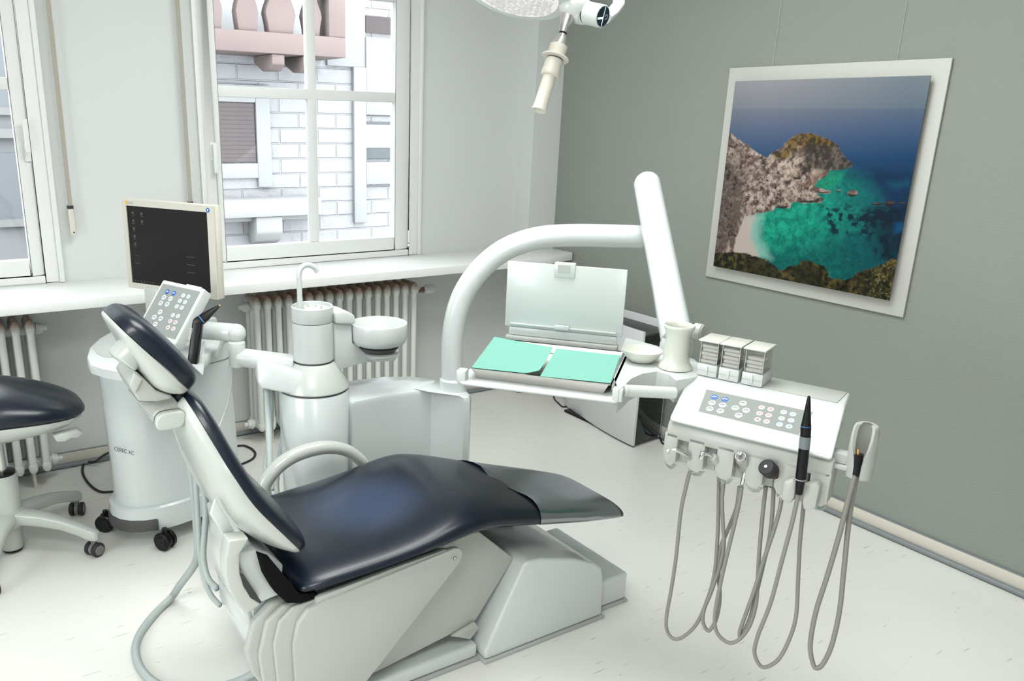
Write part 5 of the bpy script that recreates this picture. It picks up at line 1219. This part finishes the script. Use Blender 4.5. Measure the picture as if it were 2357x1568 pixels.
# ================================================================== OPERATING LIGHT
dL = 2.0
h0 = at(1307, 40, d=dL); h1 = at(1240, 256, d=dL); hx = (h1-h0).normalized()
ol = thing('operating_light', tuple(h0+Vector((0, 0, .05))), 'white round operating light with ivory handle hanging from above, cut by the top edge', 'dental lamp')
LH = (h1-h0).length
def hz(t): return h0+(h1-h0)*t
MB().lathe(hz(.0), [(.0205, -.010), (.0205, .0), (.0105, LH*.165)], hx, 32).build('handle_socket', 'steel', ol)
MB().lathe(hz(.165), [(.0098, 0), (.0098, .002)], hx, 24).build('handle_seam', 'black', ol)
MB().lathe(hz(.178), [(.0090, 0), (.0208, LH*.115), (.0212, LH*.125)], hx, 32).build('handle_cone', 'steel', ol)
MB().lathe(hz(.302), [(.0210, 0), (.0220, .001), (.0220, LH*.12)], hx, 32).build('handle_collar', 'cream', ol)
for a in (0.6, 1.9, 3.6):
    q = hx.orthogonal().normalized(); w = hx.cross(q); p = hz(.355)+(q*math.cos(a)+w*math.sin(a))*.0214
    MB().lathe(p, [(.0040, 0), (.0040, .0010)], (q*math.cos(a)+w*math.sin(a)), 14).build('collar_hole', 'tan', ol)
MB().lathe(hz(.42), [(.0210, 0), (.0335, .001), (.0340, .003), (.0330, .0045), (.0210, .005)], hx, 40).build('guard_disc', 'cream', ol)
MB().lathe(hz(.445), [(.0200, 0), (.0200, .002)], hx, 28).build('guard_seam', 'dgrey', ol)
kpts = [(.0180+.0022*(1 if i % 2 else 0)) for i in range(24)]
R = []
for t, k in ((.455, .93), (.47, 1.0), (.54, 1.0), (.57, 1.05), (.62, 1.05), (.63, .93)):
    q = hx.orthogonal().normalized(); w = hx.cross(q)
    R.append([hz(t)+(q*math.cos(a)+w*math.sin(a))*(.0218*k+(.0020*max(0, math.cos(3*a)) if t > .55 else 0)) for a in [2*math.pi*i/36 for i in range(36)]])
MB().loft(R).build('grip_nut', 'cream', ol, sharp=60)
MB().lathe(hz(.62), [(.0158, 0), (.0163, .002), (.0170, LH*.33), (.0188, LH*.355), (.0190, LH*.372), (.0170, LH*.376), (.0140, LH*.365), (0, LH*.35)], hx, 32).build('grip', 'cream', ol, sharp=60)
# lamp head
un_ = -hx; side = (at(1180, 20, d=dL)-at(1307, 40, d=dL)); side = (side-hx*side.dot(hx)).normalized(); s2 = hx.cross(side)
HC = h0+side*.150-hx*.025
def disc(prof, name, m_, par, n=64, c=HC): return MB().lathe(c, prof, -hx, n).build(name, m_, par, sharp=40)
disc([(.120, -.006), (.142, -.003), (.148, .006), (.146, .018), (.125, .038), (.07, .055), (0, .06)], 'lamp_housing', 'white', ol)
# faceted lens: little prisms of different tilt
rng = random.Random(5); lm = MB(); hexr = .0095
lens = MB().lathe(HC+hx*.0061, [(0, 0), (.119, 0), (.121, .0015)], -hx, 64).build('lens_plate', 'glow', ol)
j = 0
for a_ in range(-9, 10):
    for b_ in range(-9, 10):
        px_, py_ = hexr*1.5*a_, hexr*math.sqrt(3)*(b_+a_/2)
        if math.hypot(px_, py_) > .110: continue
        c = HC+hx*.0066+side*px_+s2*py_; ti = (side*rng.uniform(-.35, .35)+s2*rng.uniform(-.35, .35)+hx).normalized()
        q = ti.orthogonal().normalized(); w = ti.cross(q)
        lm.loft([[c-hx*.0005+(q*math.cos(x)+w*math.sin(x))*hexr*.95 for x in [math.pi*i/3 for i in range(6)]], [c+hx*.003+(q*math.cos(x)+w*math.sin(x))*hexr*.6 for x in [math.pi*i/3 for i in range(6)]]])
lm.build('lens_facets', 'facet', ol, smooth=False)
# bracket, control barrel with display, rear bow
kx0 = at(1352, 30, d=dL-.01); kx1 = at(1388, 38, d=dL-.04)
MB().sphere(h0-hx*.026+(kx0-h0)*.2, .040, n=28, sc=(1.0, .9, .8)).build('handle_base', 'white', ol)
MB().tube([h0-hx*.026, kx0-(kx1-kx0)*.3, kx0], lambda t: .033-.007*t, n=28).build('bracket', 'white', ol)
bx_ = (kx1-kx0).normalized()
MB().lathe(kx0, [(.0252, -.002), (.0252, .0)], bx_, 32).build('barrel_seam', 'black', ol)
MB().lathe(kx0, [(.0245, 0), (.0262, .002), (.0262, (kx1-kx0).length-.002), (.0245, (kx1-kx0).length)], bx_, 40).build('control_barrel', 'white', ol)
face = MB().lathe(kx1, [(.0225, 0), (.0225, .0012)], bx_, 36).build('control_display', mat('blue_display', (.004, .012, .03), .15), ol)
q = Vector((0, 0, 1)); q = (q-bx_*q.dot(bx_)).normalized(); w = bx_.cross(q)
FM = Matrix(((w.x, q.x, bx_.x, kx1.x), (w.y, q.y, bx_.y, kx1.y), (w.z, q.z, bx_.z, kx1.z), (0, 0, 0, 1)))
gl = MB(FM); strip(gl, [(0, -.021), (0, .021)], .0018, .0014); gl.build('display_line', mat('display_light', (.5, .8, 1), .4, emis=(.5, .8, 1), es=.7), ol)
gl = MB(FM); sg = 1
strip(gl, [(.001*sg, -.003), (.019*sg, -.006)], .0045, .0014); gl.build('display_bar', mat('display_bar_light', (.5, .8, 1), .4, emis=(.6, .85, 1), es=1.0), ol)
gl = MB(FM); n = 10; strip(gl, [(-.011+.004*math.cos(math.pi*2*i/n), .0+.0055*math.sin(math.pi*2*i/n)) for i in range(n)], .001, .0014); gl.build('display_symbol', 'inkw', ol)
bw = [at(1394, 40, d=dL+.03), at(1408, 30, d=dL+.06), at(1424, 12, d=dL+.10), at(1425, -30, d=dL+.12), at(1405, -80, d=dL+.12)]
boxtube(bw, [.014]*5, [.012]*5).build('rear_bow', 'white', ol)
boxtube([at(1405, -80, d=dL+.12), at(1380, -150, d=dL+.12), Vector((1.6, 1.8, 2.6)), Vector((1.6, 1.8, 2.99))], [.02]*4, [.02]*4).build('suspension_arm', 'white', ol)
lt = light('operating_light_source', 'SPOT', tuple(HC+hx*.035), 380, (.85, .93, 1.0), tuple(at(835, 1172, z=.52)), spot_size=math.radians(16), spot_blend=1.0, shadow_soft_size=.03)
